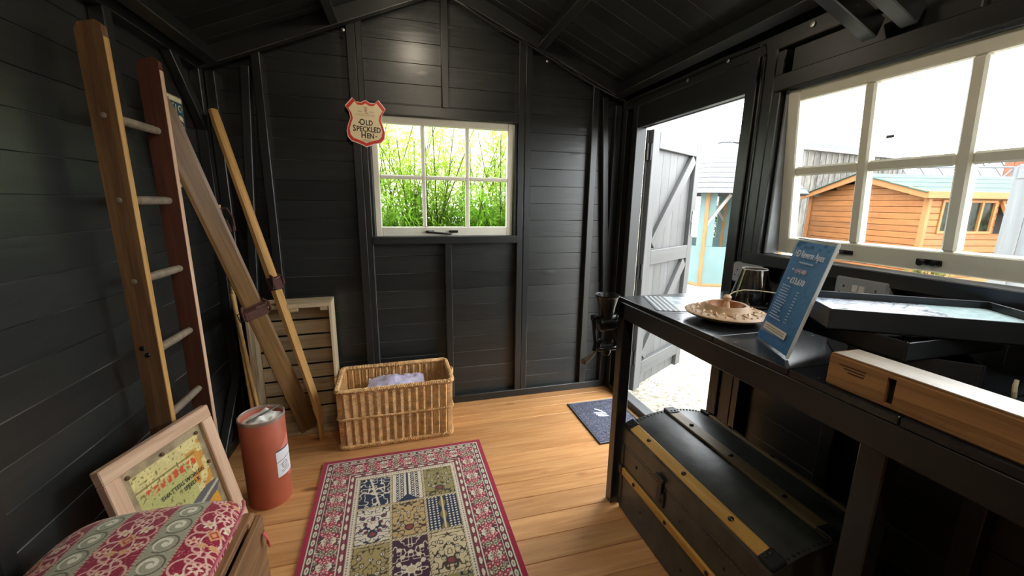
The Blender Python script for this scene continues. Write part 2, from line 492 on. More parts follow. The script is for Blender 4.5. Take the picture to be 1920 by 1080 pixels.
wb = thing('wall_back', 'black painted shiplap gable wall with the small window', 'wall', kind='structure')
z = 1.98 - .109 * 19
WX0, WX1, WZ0, WZ1 = -.165, .705, 1.121, 1.80
while z < 2.52:
    zc = z + .0545; t = zc + .02
    hw = min(1.25, (RZ - z) / RS + .03) if z > 1.9 else 1.25
    x0, x1 = max(-.985, RX - hw), min(1.475, RX + hw)
    if z + .109 > WZ0 + .005 and z < WZ1 - .005:
        segs = [(x0, WX0), (WX1, x1)]
    else: segs = [(x0, x1)]
    if len(segs) == 2:
        for za, zb in ((z, WZ0), (WZ1, z + .109)):
            if zb - za > .004: plank(wb, 'board_offcut', (WX0, YBC + .011, (za + zb) / 2), (WX1, YBC + .011, (za + zb) / 2), zb - za, .018, (0, -1, 0), BLACKPAINT, .001)
    for a, b in segs:
        if b - a > .03: clad(wb, 'board', (a, YBC + .01, zc), (b, YBC + .01, zc), .109, .02, (0, -1, 0), BLACKPAINT)
    z += .109
yc = YB + .0225
def bstud(x, w, z0, z1, name='stud', d=.045): plank(wb, name, (x, YB + d / 2, z0), (x, YB + d / 2, z1), w, d, (0, -1, 0), BLACKTRIM)
bstud(-.222, .044, .05, zraf(-.222) + .02); bstud(-.183, .032, .05, zraf(-.183) + .02)
bstud(.730, .040, .05, zraf(.73) + .02); bstud(.773, .040, .05, zraf(.773) + .02)
bstud(.272, .040, 1.856, zraf(.272) + .02, d=.04); bstud(.270, .042, .05, 1.075, d=.04)
bstud(1.222, .045, .05, zraf(1.222) + .02)
bstud(-.683, .042, .05, zraf(-.683) + .02)
bstud(1.385, .045, .05, 1.95, 'corner_post'); bstud(-.895, .045, .05, 1.95, 'corner_post')
plank(wb, 'brace', (1.286, YB + .02, 1.99), (1.408, YB + .02, .06), .04, .04, (0, -1, 0), BLACKTRIM)
plank(wb, 'brace', (-.735, YB + .02, 1.99), (-.87, YB + .02, .06), .04, .04, (0, -1, 0), BLACKTRIM)
plank(wb, 'lintel', (-.167, YB + .02, 1.828), (.71, YB + .02, 1.828), .056, .05, (0, -1, 0), BLACKTRIM)
plank(wb, 'sill_rail', (-.167, YB + .02, 1.098), (.71, YB + .02, 1.098), .046, .055, (0, -1, 0), BLACKTRIM)
plank(wb, 'sole_plate', (XL, yc, .025), (XR, yc, .025), .05, .045, (0, -1, 0), BLACKTRIM)
for x in (-.159, .7):
    plank(wb, 'window_lining', (x, YBC + .0, 1.10), (x, YBC + .0, 1.82), .06, .016, (1, 0, 0), BLACKTRIM)

# right wall
DY0, DY1, DZ = 1.49, 2.30, 1.785       # door opening
VY0, VY1, VZ0, VZ1 = .225, 1.31, 1.135, 1.765   # bench window opening
UY0, UY1, UZ0, UZ1 = -1.0, -.1, 1.135, 1.765   # window added behind the viewer to let in daylight
wr = thing('wall_right', 'black painted shiplap wall with the doorway and long window', 'wall', kind='structure')
z = .009 - .11
while z < 2.0:
    zc = z + .055
    cuts = []
    if z + .11 > .03 and z < DZ - .005: cuts.append((DY0, DY1))
    if z + .11 > VZ0 + .02 and z < VZ1 - .01: cuts.append((VY0, VY1))
    if z + .11 > UZ0 + .02 and z < UZ1 - .01: cuts.append((UY0, UY1))
    for (y0_, y1_), (z0_, z1_) in (((VY0, VY1), (VZ0, VZ1)), ((UY0, UY1), (UZ0, UZ1)), ((DY0, DY1), (-9, DZ))):
        if (y0_, y1_) in cuts:
            for za, zb in ((z, z0_), (z1_, z + .11)):
                if zb - za > .004: plank(wr, 'board_offcut', (XRC + .011, y1_, (za + zb) / 2), (XRC + .011, y0_, (za + zb) / 2), zb - za, .018, (-1, 0, 0), BLACKPAINT, .001)
    cuts.sort(); y = YF; segs = []
    for a, b in cuts: segs.append((y, a)); y = b
    segs.append((y, YBC + .02))
    for a, b in segs: clad(wr, 'board', (XRC + .01, b, zc), (XRC + .01, a, zc), .11, .02, (-1, 0, 0), BLACKPAINT)
    z += .11
def rpl(name, y0, y1, z0, z1, w, d, mat=BLACKTRIM, x=XR, ch=.003):
    return plank(wr, name, (x + d / 2, y0, z0), (x + d / 2, y1, z1), w, d, (-1, 0, 0), mat, ch)
rpl('door_post', 2.327, 2.327, .05, 1.95, .055, .07)
rpl('corner_post', 2.45, 2.45, .05, 1.95, .05, .045)
rpl('door_post', 1.462, 1.462, .0, 1.95, .055, .062)
rpl('stud', 1.421, 1.421, .0, 1.95, .020, .03, x=XR + .012)
rpl('stud', 1.379, 1.379, .0, 1.95, .055, .045)
rpl('window_post', 1.333, 1.333, .0, 1.90, .035, .045)
rpl('stud', .19, .19, .0, 1.95, .06, .045)
for y in (.55, .93): rpl('stud', y, y, .0, 1.09, .045, .04)
for y in (-.065, -.6, -1.04): rpl('stud', y, y, .0, 1.09 if y == -.6 else 1.95, .05, .045)
rpl('top_plate', YF, YB, 1.938, 1.938, .06, .05)
rpl('door_header', 1.44, 2.36, 1.848, 1.848, .125, .035, x=XR + .005)
rpl('window_head', VY0 - .01, VY1 + .03, 1.782, 1.782, .058, .066, x=XR - .012)
rpl('window_head', UY0 - .03, UY1 + .03, 1.782, 1.782, .058, .066, x=XR - .012)
rpl('blocking', .78, 1.30, 1.858, 1.858, .085, .02, x=XR + .02)
rpl('sill', VY0 - .03, VY1 + .06, 1.112, 1.112, .046, .075, x=XR - .022)
rpl('sill', UY0 - .03, UY1 + .03, 1.112, 1.112, .046, .075, x=XR - .022)
rpl('sole_plate', YF, DY0, .025, .025, .05, .045)
rpl('sole_plate', DY1, YB, .025, .025, .05, .045)
for y, s in ((VY1 - .006, 1), (VY0 + .006, 1), (UY0 + .006, 1), (UY1 - .006, 1)):
    plank(wr, 'window_lining', (XRC + .01, y, VZ0), (XRC + .01, y, VZ1), .07, .012, (0, 1, 0), plain('pale_grey_lining', lin(128, 132, 136), .5))
for y, zz in ((1.86, 1.935), (1.22, 1.945), (1.60, 1.945)):
    bm = MB().lathe([(0, 0), (.007, 0), (.009, .002), (.009, .004), (0, .005)], 14)
    obj('bolt_washer', bm, STEEL, wr, frame_mx((XR - .001, y, zz), (0, 1, 0), (-1, 0, 0)))

wf = thing('wall_front', 'black painted shiplap end wall behind the viewer', 'wall', kind='structure')
z = -.1
while z < 2.52:
    hw = min(1.25, (RZ - z) / RS + .03) if z > 1.9 else 1.25
    clad(wf, 'board', (RX + hw, YF - .01, z + .055), (RX - hw, YF - .01, z + .055), .11, .02, (0, 1, 0), BLACKPAINT); z += .11

sill = tag(plank(None, 'trim_1', (XR + .038, DY0, .022), (XR + .038, DY1, .022), .075, .046, (0, 0, 1), DOORPAINT), 'dark grey timber threshold across the open doorway', 'threshold', kind='structure')

ceil = thing('ceiling', 'black boarded pitched roof lining with purlins and rafters', 'ceiling', kind='structure')
y = 2.494 + .1135
while y > YF - .1:
    for sg in (-1, 1):
        xe = -1.05 if sg < 0 else 1.58
        n = Vector((-sg * RS, 0, -1)).normalized()
        a = Vector((RX, y - .057, zroof(RX))) - n * .01; b = Vector((xe, y - .057, zroof(xe))) - n * .01
        clad(ceil, 'roof_board', a, b, .1135, .02, n, BLACKPAINT)
    y -= .1135
def rafter(y, sg, w=.045, d=.075, name='rafter', off=0.0, x0=None, x1=None):
    n = Vector((-sg * RS, 0, -1)).normalized()
    xa = RX + sg * .0 if x0 is None else x0
    xb = (-.955 if sg < 0 else 1.445) if x1 is None else x1
    a = Vector((xa, y, zroof(xa))) + n * (d / 2 + off); b = Vector((xb, y, zroof(xb))) + n * (d / 2 + off)
    return plank(ceil, name, a, b, w, d, n, BLACKTRIM)
for sg in (-1, 1):
    rafter(2.458, sg); rafter(-1.3, sg)
for y in (1.005, .905):
    plank(ceil, 'rafter', (1.395, y, 1.845), (.75, y, 1.845 + .645 * RS), .042, .06, (-RS, 0, -1), BLACKTRIM)
for x, sg in ((-.32, -1), (.85, 1)):
    n = Vector((-sg * RS, 0, -1)).normalized()
    c = Vector((x, 0, zroof(x))) + n * .036
    plank(ceil, 'purlin', (c.x, 2.435, c.z), (c.x, YF, c.z), .045, .072, n, BLACKTRIM)
for x, sg in ((-.885, -1), (1.375, 1)):
    n = Vector((-sg * RS, 0, -1)).normalized()
    c = Vector((x, 0, zroof(x))) + n * .04
    plank(ceil, 'eave_purlin', (c.x, 2.435, c.z), (c.x, YF, c.z), .05, .08, n, BLACKTRIM)
plank(ceil, 'ridge_beam', (RX, 2.44, RZ - .05), (RX, YF, RZ - .05), .045, .09, (0, 0, -1), BLACKTRIM)
for p, nn in (((-.852, 2.36, 1.985), (.4, 0, -.1)), ((-.25, 2.434, 2.185), (0, -1, 0)), ((.865, 2.434, 2.145), (0, -1, 0))):
    obj('bolt_washer', MB().lathe([(0, 0), (.006, 0), (.008, .002), (.008, .004), (0, .006)], 12), STEEL, ceil, frame_mx(p, (1, 0, .1), nn))
# roof felt on the outside keeps the daylight out
for sg in (-1, 1):
    n = Vector((sg * RS, 0, 1)).normalized()
    xe = -1.12 if sg < 0 else 1.65
    a = Vector((RX, (YF + 2.62) / 2, RZ)) + n * .032; b = Vector((xe, (YF + 2.62) / 2, zroof(xe))) + n * .032
    plank(ceil, 'roof_felt', a, b, 4.2, .014, n, plain('grey_felt', (.05, .05, .05, 1), .9))

# ------------------------------------------------------------------ windows and door
def make_sash(win, W, H, cols, rows, stile=.042, bar=.022, th=.036, bottom=.056, tophead=.042):
    """local: X to the right, Z up from the bottom, Y outwards; origin bottom left"""
    plank(win, 'stile', (stile / 2, 0, 0), (stile / 2, 0, H), stile, th, (0, -1, 0), FRAMEPAINT, .004)
    plank(win, 'stile', (W - stile / 2, 0, 0), (W - stile / 2, 0, H), stile, th, (0, -1, 0), FRAMEPAINT, .004)
    plank(win, 'rail', (stile, 0, bottom / 2), (W - stile, 0, bottom / 2), bottom, th, (0, -1, 0), FRAMEPAINT, .004)
    plank(win, 'rail', (stile, 0, H - tophead / 2), (W - stile, 0, H - tophead / 2), tophead, th, (0, -1, 0), FRAMEPAINT, .004)
    pw = (W - 2 * stile - (cols - 1) * bar) / cols; ph = (H - bottom - tophead - (rows - 1) * bar) / rows
    for i in range(1, cols):
        x = stile + i * pw + (i - .5) * bar
        plank(win, 'glazing_bar', (x, 0, bottom), (x, 0, H - tophead), bar, th * .9, (0, -1, 0), FRAMEPAINT, .006)
    for j in range(1, rows):
        zz = bottom + j * ph + (j - .5) * bar
        for i in range(cols):
            x = stile + i * (pw + bar)
            plank(win, 'glazing_bar', (x, 0, zz), (x + pw, 0, zz), bar, th * .88, (0, -1, 0), FRAMEPAINT, .006)
    for i in range(cols):
        for j in range(rows):
            x = stile + i * (pw + bar) + pw / 2; zz = bottom + j * (ph + bar) + ph / 2
            plank(win, 'pane', (x - pw / 2, .004, zz), (x + pw / 2, .004, zz), ph, .003, (0, -1, 0), GLASS, .0002)
    return pw, ph

def stay_and_pin(win, x, zz, length=.16, pin=.22, mat=DARKSTEEL):
    b = MB(); b.cbox((x, -.022, zz), (.05, .006, .014), .002); b.tube([(x - .01, -.026, zz), (x - .01, -.04, zz)], .006, 8)
    b.tube([(x - .012, -.038, zz), (x + length * .5, -.036, zz - .008), (x + length, -.034, zz - .016)], [.007, .006, .005], 8)
    obj('casement_stay', b, mat, win)
    b = MB(); b.cbox((x + pin, -.022, zz), (.055, .006, .016), .003); b.tube([(x + pin - .012, -.024, zz), (x + pin - .012, -.04, zz)], .008, 10)
    b.tube([(x + pin + .014, -.024, zz), (x + pin + .014, -.036, zz)], .006, 8)
    obj('stay_pin', b, mat, win)

w1 = thing('window_1', 'small cream six-pane window looking onto green bamboo', 'window', kind='structure',
           mx=frame_mx((-.150, YB + .060, 1.119), (1, 0, 0), (0, -.02, 1)))
make_sash(w1, .838, .682, 3, 2, stile=.036, bar=.024)
stay_and_pin(w1, .315, .028, .13, .145)
w2 = thing('window_2', 'long cream casement window propped open above the bench', 'window', kind='structure',
           mx=frame_mx((XR + .103, 1.300, 1.142), (0, -1, 0), (-.06, 0, .60)))
make_sash(w2, 1.07, .612, 4, 2, stile=.048, bar=.034, th=.042, bottom=.062)
b = MB(); b.cbox((.262, -.023, .03), (.06, .006, .016), .003); b.tube([(.262, -.026, .03), (.262, -.045, .032)], .006, 8); obj('stay_plate', b, DARKSTEEL, w2)
b = MB(); b.tube([(.26, -.045, .033), (.22, -.10, .03), (.175, -.135, .02)], .007, 8); b.tube([(.175, -.135, .024), (.175, -.137, .0)], .005, 8); obj('casement_stay', b, STEEL, w2)
b = MB(); b.cbox((.50, -.023, .028), (.062, .006, .018), .003); b.tube([(.488, -.024, .028), (.488, -.042, .028)], .009, 10); b.tube([(.515, -.024, .028), (.515, -.034, .028)], .007, 10); obj('stay_pin', b, DARKSTEEL, w2)
obj('sticker', MB().cbox((.345, -.001, .40), (.022, .001, .009), .0003), plain('grey_sticker', lin(84, 84, 86), .6), w2)
w3 = thing('window_3', 'cream casement window added behind the viewer for its daylight', 'window', kind='structure',
           mx=frame_mx((XRC + .01, UY1 - .012, 1.138), (0, -1, 0), (0, 0, 1)))
make_sash(w3, .876, .62, 3, 2)  # unseen window, added to bring more skylight into the room

DLEN = .77
door = thing('door_1', 'dark grey ledged and braced door swung open outside', 'door', kind='structure',
             mx=frame_mx((1.522, 2.318, .03), (.872, .489, 0), (0, 0, 1)))
nb = 7; bw = DLEN / nb
for i in range(nb):
    clad(door, 'door_board', (bw * (i + .5), .018, 0), (bw * (i + .5), .018, 1.755), bw, .016, (0, -1, 0), DOORPAINT)
fr = dict(normal=(0, -1, 0), mat=DOORPAINT)
def dpl(name, a, b, w, t=.032): return plank(door, name, (a[0], .01 - t / 2, a[1]), (b[0], .01 - t / 2, b[1]), w, t, (0, -1, 0), DOORPAINT)
dpl('door_stile', (.045, 0), (.045, 1.755), .09); dpl('door_stile', (DLEN - .04, 0), (DLEN - .04, 1.755), .08)
dpl('door_rail', (.09, 1.70), (DLEN - .08, 1.70), .10); dpl('door_rail', (.09, .945), (DLEN - .08, .945), .10); dpl('door_rail', (.09, .15), (DLEN - .08, .15), .10)
dpl('door_brace', (.11, 1.03), (DLEN - .10, 1.63), .075, .030); dpl('door_brace', (.11, .23), (DLEN - .10, .87), .075, .030)
b = MB(); b.cbox((DLEN - .035, -.026, 1.16), (.035, .006, .19), .002); b.tube([(DLEN - .035, -.028, 1.175), (DLEN - .035, -.06, 1.175)], .008, 8)
b.tube([(DLEN - .035, -.058, 1.175), (DLEN - .085, -.058, 1.175), (DLEN - .135, -.054, 1.172)], .008, 8); obj('lever_handle', b, STEEL, door)
for zz in (.25, .86, 1.62):
    b = MB(); b.tube([(-.006, -.012, zz - .05), (-.006, -.012, zz + .05)], .008, 8); b.cbox((-.022, -.004, zz), (.03, .004, .10), .001); obj('hinge', b, DARKSTEEL, door)

# ------------------------------------------------------------------ shed lamp by the gable, and two added fill lamps
def bulkhead(x, y, z, power, label, rx=0.0, col=(1, .86, .66)):
    t = thing('bulkhead_lamp', label, 'lamp', (x, y, z), group='bulkhead lamps under the ridge')
    obj('lamp_base', MB().lathe([(0, 0), (.07, 0), (.075, -.01), (.07, -.025), (0, -.025)], 28), plain('white_plastic', (.8, .8, .8, 1), .4), t, smooth=True)
    obj('diffuser', MB().lathe([(.062, -.025), (.06, -.045), (.045, -.062), (.02, -.07), (.001, -.071)], 28, cap=False), plain('lit_opal_diffuser', (.9, .9, .85, 1), .4, emit=(*col, 1), estr=6), t, smooth=True)
    ld = bpy.data.lights.new('lamp_light', 'POINT'); ld.energy = power; ld.color = col; ld.shadow_soft_size = .06
    lo = bpy.data.objects.new('bulb', ld); COL.objects.link(lo); lo.parent = t; lo.location = (0, 0, -.11)
bulkhead(.12, 2.08, 2.385, 3.6, 'round white bulkhead lamp on the ridge nearest the gable window')
bulkhead(.27, .35, 2.41, 12.5, 'unseen fill lamp added on the ridge above the bench window')  # added out of view to fill in the interior light
bulkhead(.27, -.75, 2.41, 12.5, 'unseen fill lamp added on the ridge at the closed end')  # also added, fills the room with light from behind the viewer

# ------------------------------------------------------------------ ladder
lad = thing('wooden_ladder', 'old wooden ladder with round rungs leaning on the black left wall', 'ladder', (-.87, 1.75, 0))
for y, mt in ((-.145, LADDER), (.145, LADDERRED)):
    H = 1.825 if y < 0 else 1.815
    prof = [(-.034, 0), (.034, 0), (.034, H - .02), (.024, H), (-.02, H + .012), (-.034, H)]
    bm = MB(); bm.prism([(zz, x) for x, zz in prof], -.014, .014, Matrix(((1, 0, 0), (0, 1, 0), (0, 0, 1))))
    st = obj('stile', bm, mt, lad, frame_mx((0, y, 0), (0, 0, 1), (0, -1, 0)))
    st['label'] = 'pale brown worn stile' if y < 0 else 'dark red-brown stile'
    we = plank(lad, 'worn_edge', (.0345, y, .01), (.0345, y, H - .03), .024, .003, (1, 0, 0), SKIPALE if y < 0 else PINKWOOD, .001); we['label'] = 'pale worn front edge'
    if y < 0:
        for zz in (.46, .79, .815, 1.05, 1.315, 1.57):
            obj('rung_peg', MB().lathe([(.0, .0), (.009, .0), (.007, .004), (0, .005)], 10), DARKSTEEL if zz in (.79, .815) else RUNG, lad, frame_mx((.0 if zz != .815 else -.012, y - .0145, zz), (1, 0, 0), (0, -1, 0)))
for zz in (.27, .53, .79, 1.05, 1.315, 1.57):
    pts = [(0, -.128 + .256 * i / 6, zz) for i in range(7)]
    obj('rung', MB().tube(pts, [.0135, .0145, .015, .0155, .015, .0145, .0135], 12), RUNG, lad, smooth=True)

# ------------------------------------------------------------------ poster on the left wall
pst = thing('poster', 'weathered blue and cream tin poster half hidden behind the ladder', 'poster', mx=frame_mx((-.955, 2.155, 1.572), (0, 1, 0), (1, 0, 0)))
def postercol(X, Y):
    C = np.empty(X.shape + (3,)); C[:] = c3(226, 218, 186)
    blue = (Y > -.02) & (Y < .175); put(C, blue, c3(52, 84, 96))
    band = Y < -.165; put(C, band, c3(196, 190, 162))
    n = vnoise(X * 60, Y * 60, 3); put(C, (n > .8), c3(180, 160, 120))
    edge = (abs(X) > .140) | (abs(Y) > .196); put(C, edge, c3(120, 104, 80))
    return C
colorgrid('poster_sheet', np.linspace(-.145, .145, 90), np.linspace(-.2, .2, 120), .003, postercol, attrmat('poster_print', .5, bscale=200), pst, thick=.003)
CREAMINK = plain('cream_ink', lin(232, 224, 194), .6); DARKINK = plain('dark_ink', lin(40, 42, 44), .6)
text(pst, 'lettering', 'S S I C', .042, CREAMINK, frame_mx((.128, .148, .0035), (1, 0, 0), (0, 0, 1)), 'RIGHT')
text(pst, 'lettering', 'ING', .125, CREAMINK, frame_mx((.137, .068, .0035), (1, 0, 0), (0, 0, 1)), 'RIGHT', sx=.8, bold=.003)

# ------------------------------------------------------------------ skis
def ski(label, bot, top, width, thick, wdir, mat, tipcurve, bindz, curve_side):
    """bot -> top axis; width along wdir"""
    bot = Vector(bot); top = Vector(top); ax = (top - bot); L = ax.length
    t = thing('wooden_ski', label, 'ski', group='pair of old wooden skis', mx=frame_mx(bot, ax, Vector(wdir).cross(ax)))
    n = 26; vs = []; fs = []
    for i in range(n + 1):
        s = i / n; x = s * L
        off = curve_side * tipcurve * max(0, 1 - s / .16) ** 2
        w = width * (.5 + .5 * min(1, (s + .02) / .12) if tipcurve else 1.0) / 2
        if not tipcurve: w = width / 2 * (1 - .12 * math.sin(math.pi * s))
        if s > .985: w *= .8
        th = thick * (1 + .5 * math.exp(-((s - .52) / .15) ** 2)) * (.55 if s < .1 and tipcurve else 1) / 2
        for a, b_ in ((-1, -1), (1, -1), (1, .5), (.72, 1), (-.72, 1), (-1, .5)):
            vs.append((x, a * w, b_ * th + off))
    for i in range(n):
        for k in range(6):
            a = i * 6 + k; b2 = i * 6 + (k + 1) % 6
            fs.append((a, b2, b2 + 6, a + 6))
    fs.append(tuple(range(6))[::-1]); fs.append(tuple(range(n * 6, n * 6 + 6)))
    obj('ski_body', MB().add(vs, fs), mat, t)
    bx = bindz * L
    bm = MB(); bm.cbox((bx, 0, 0), (.07, width + .012, thick * 1.5 + .012), .004)
    bd = obj('binding', bm, LEATHER, t)
    bm = MB()
    for s in (-1, 1):
        bm.tube([(bx - .03, s * (width / 2 + .002), .0), (bx - .01, s * (width / 2 + .014), .022), (bx + .03, s * (width / 2 + .012), .03), (bx + .045, s * width / 2, .01)], .006, 6)
    bm.tube([(bx + .02, -width / 2, .018), (bx + .026, 0, .034), (bx + .02, width / 2, .018)], .007, 6)
    obj('strap', bm, LEATHER, bd)
    obj('buckle', MB().tube([(bx - .02, width / 2 + .006, .012), (bx - .02, width / 2 + .03, .014), (bx + .022, width / 2 + .03, .014), (bx + .022, width / 2 + .006, .012)], .003, 6), DARKSTEEL, bd)
ski('wide dark varnished wooden ski leaning across the slatted crate', (-.565, 2.335, .03), (-.90, 1.955, 1.715), .098, .012, (.78, .55, .3), SKIWOOD, 0.0, .45, 1)
ski('slim pale wooden ski seen edge-on propped in the far left corner', (-.445, 2.225, .008), (-.876, 2.425, 1.757), .050, .022, (.35, .94, 0), SKIPALE, .045, .505, -1)

# ------------------------------------------------------------------ bamboo poles
for (p0, p1, lab) in (((-.80, 2.235, .0), (-.868, 2.31, 1.30), 'longer bamboo ski pole with leather strap beside the left wall'), ((-.765, 2.235, .0), (-.845, 2.27, .86), 'shorter bamboo ski pole standing between the other pole and the crate')):
    t = thing('bamboo_pole', lab, 'pole', p0, group='bamboo poles behind the red drum')
    d = Vector(p1) - Vector(p0); pts = []; rs = []
    nn = 7 if d.length > 1 else 5
    for i in range(nn):
        a, b_ = i / nn, (i + 1) / nn
        for f, r in ((a, .0115), (a + .02, .0098), (b_ - .015, .0098), (b_ - .003, .0118)):
            pts.append(tuple(d * f)); rs.append(r)
    obj('cane', MB().tube(pts, rs, 10), BAMBOO, t, smooth=True)
    if d.length > 1:
        e = d * .985
        bm = MB(); bm.tube([e * .93, e * .96, e], [.014, .015, .014], 10)
        obj('leather_grip', bm, LEATHER, t)
        bm = MB(); bm.tube([e, e + Vector((.035, .0, .0)), e + Vector((.058, -.005, -.045)), e + Vector((.062, -.006, -.11)), e + Vector((.045, -.006, -.115)), e + Vector((.03, -.004, -.06)), e * .965], .005, 6)
        obj('wrist_strap', bm, LEATHER, t)
    e = d * .10
    ring = MB(); ring.tube([e + Vector((.04 * math.cos(a), .04 * math.sin(a), 0)) for a in np.linspace(0, 2 * math.pi, 17)], .004, 6, cap=False)
    ring.tube([e + Vector((.04, 0, 0)), e - Vector((.04, 0, 0))], .003, 5); ring.tube([e + Vector((0, .04, 0)), e - Vector((0, .04, 0))], .003, 5)
    obj('pole_basket', ring, LEATHER, t)

# ------------------------------------------------------------------ slatted crate on its end
CW, CH, CD = .42, .775, .155
cr = thing('wooden_crate', 'tall weathered slatted crate stood on end against the back wall', 'crate', (-.605, 2.312, 0), math.radians(3.5))
for x, nm in ((-CW / 2 + .008, 'side_panel'), (CW / 2 - .008, 'side_panel')):
    plank(cr, nm, (x, CD / 2, 0), (x, CD / 2, CH), CD, .016, (1, 0, 0), CRATEWOOD, .002)
plank(cr, 'end_panel', (-CW / 2 + .016, CD / 2, CH - .011), (CW / 2 - .016, CD / 2, CH - .011), CD, .022, (0, 0, 1), CRATEWOOD, .002)
plank(cr, 'end_panel', (-CW / 2 + .016, CD / 2, .012), (CW / 2 - .016, CD / 2, .012), CD, .022, (0, 0, 1), CRATEWOOD, .002)
for i in range(8):
    zz = .055 + i * .0915
    plank(cr, 'slat', (-CW / 2 + .017, CD - .006, zz), (CW / 2 - .017, CD - .006, zz), .08, .010, (0, -1, 0), CRATEWOOD, .002)
for x in (.02, .17): obj('wood_block', MB().cbox((x, .02, CH - .033), (.04, .03, .02), .002), CRATEWOOD, cr)

# ------------------------------------------------------------------ red drum
dr = thing('cardboard_drum', 'terracotta red cylindrical drum stuffed with white cloth', 'drum', (-.625, 1.81, 0))
obj('drum_body', MB().lathe([(.084, .0), (.086, .01), (.088, .4), (.084, .405), (.080, .40), (.078, .30), (0, .30)], 48), DRUMRED, dr, smooth=True)
rim = MB().lathe([(.0845, .398), (.0895, .400), (.0895, .412), (.086, .414), (.082, .41), (.082, .400)], 48, closed=True)
obj('rim', rim, plain('tin_rim', lin(170, 150, 140), .35, .4), dr, smooth=True)
def crumple(X, Y):
    r = np.sqrt(X ** 2 + Y ** 2)
    return .392 + .02 * vnoise(X * 32, Y * 32, 5) + .008 * vnoise(X * 60 + 9, Y * 60, 6) - .02 * (r / .08) ** 4
vs = []; fs = []; n1, n2 = 14, 40
for i in range(n1 + 1):
    r = .0785 * i / n1
    for k in range(n2):
        a = 2 * math.pi * k / n2; x, y = r * math.cos(a), r * math.sin(a)
        vs.append((x, y, float(crumple(np.array([x]), np.array([y]))[0])))
for i in range(n1):
    for k in range(n2): fs.append((i * n2 + k, (i + 1) * n2 + k, (i + 1) * n2 + (k + 1) % n2, i * n2 + (k + 1) % n2))
cl = tag(obj('white_cloth', MB().add(vs, fs), plain('white_linen', lin(240, 237, 230), .8, bump=.3, nscale=40), None, Matrix.Translation((-.625, 1.81, 0)), smooth=True), 'crumpled white cloth packed inside the red drum', 'cloth')
st = tag(obj('metal_strip', MB().cbox((0, 0, 0), (.15, .014, .003), .001), plain('grey_strip', lin(120, 116, 110), .5, .3), None, frame_mx((-.617, 1.815, .412), (.75, .85, .10), (0, 0, 1))), 'thin grey strip lying across the red drum mouth', 'strip')
# label on the drum: curved sheets
def drumlabel(a0, a1, z0, z1, slant, mat, nm, off=.0012):
    bm = MB(); N = 12; vs = []; fs = []
    for i in range(N + 1):
        a = a0 + (a1 - a0) * i / N; r = .0872 + off
        for j in (0, 1):
            zz = (z0, z1)[j] + slant * i / N
            vs.append((r * math.cos(a), r * math.sin(a), zz))
    for i in range(N): fs.append((2 * i, 2 * i + 2, 2 * i + 3, 2 * i + 1))
    return obj(nm, bm.add(vs, fs), mat, dr, smooth=True)
A0, A1 = math.radians(-48), math.radians(8)
lbl = drumlabel(A0, A1, .135, .255, .0, WHITE, 'paper_label'); lbl['label'] = 'white printed paper label'
drumlabel(A0 + .0, A1, .205, .2075, .012, DARKINK, 'label_print', .0016)
drumlabel(A0 + .02, A1 - .02, .2555, .262, .0, plain('grey_print', lin(90, 90, 96), .6), 'label_print', .0016)
for k, (da, zz, ln) in enumerate(((.16, .19, .45), (.22, .18, .4), (.3, .17, .28), (.18, .158, .6), (.22, .150, .5))):
    drumlabel(A0 + da, A0 + da + ln, zz, zz + .0022, .004, plain('ink_lines', lin(96, 92, 112), .6), 'label_print', .0016)
bm = MB(); pts = [(.0886 * math.cos(A0 + .42 + .16 * math.cos(a)), .0886 * math.sin(A0 + .42 + .16 * math.cos(a)), .183 + .017 * math.sin(a)) for a in np.linspace(0, 2 * math.pi, 21)]
obj('label_print', bm.tube(pts, .0007, 4, cap=False), plain('ink_lines', lin(96, 92, 112), .6), dr)
PINKTAG = plain('pink_tag', lin(222, 130, 120), .6)
bm = MB(); N = 8; vs = []; fs = []
for i in range(N + 1):
    a = A0 + .25 + (A1 - A0 - .25) * i / N; vs.append((.0884 * math.cos(a), .0884 * math.sin(a), .263)); vs.append((.0884 * math.cos(a), .0884 * math.sin(a), .265 + .045 * min(1, i / N * 1.4)))
for i in range(N): fs.append((2 * i, 2 * i + 2, 2 * i + 3, 2 * i + 1))
obj('paper_label', bm.add(vs, fs), PINKTAG, dr)
drumlabel(A1 - .38, A1, .116, .136, .004, PINKTAG, 'paper_label', .001)

# ------------------------------------------------------------------ wicker basket
BW, BD, BH = .612, .335, .345
bk = thing('wicker_basket', 'large golden wicker log basket standing on the floor', 'basket', (-.07, 2.268, 0), math.radians(1.2))
def brect(t, wx, wy, r=.03):
    """point on a rounded rectangle, t in 0..1"""
    per = [wx - 2 * r, math.pi * r / 2, wy - 2 * r, math.pi * r / 2] * 2
    P = sum(per); s = (t % 1) * P
    cx, cy = wx / 2 - r, wy / 2 - r
    segs = [((-cx, -wy / 2), (1, 0)), ((cx, -cy), -90), ((wx / 2, -cy), (0, 1)), ((cx, cy), 0), ((cx, wy / 2), (-1, 0)), ((-cx, cy), 90), ((-wx / 2, cy), (0, -1)), ((-cx, -cy), 180)]
    for q, (p, d) in zip(per, segs):
        if s <= q:
            if isinstance(d, tuple): return (p[0] + d[0] * s, p[1] + d[1] * s)
            a = math.radians(d) + s / r
            return (p[0] + r * math.cos(a), p[1] + r * math.sin(a))
        s -= q
    return (-cx, -wy / 2)
def flare(z): return 1 + .02 * z / BH
NS = 90
stake_me = MB().tube([(0, 0, .02), (0, 0, BH - .01)], .0032, 5).mesh('stake'); stake_me.materials.append(WICKERDARK)
for k in range(NS):
    x, y = brect((k + .5) / NS, BW - .016, BD - .016)
    o = bpy.data.objects.new('stake', stake_me); COL.objects.link(o); o.parent = bk; o.location = (x, y, 0)
bm = MB(); rows = 42
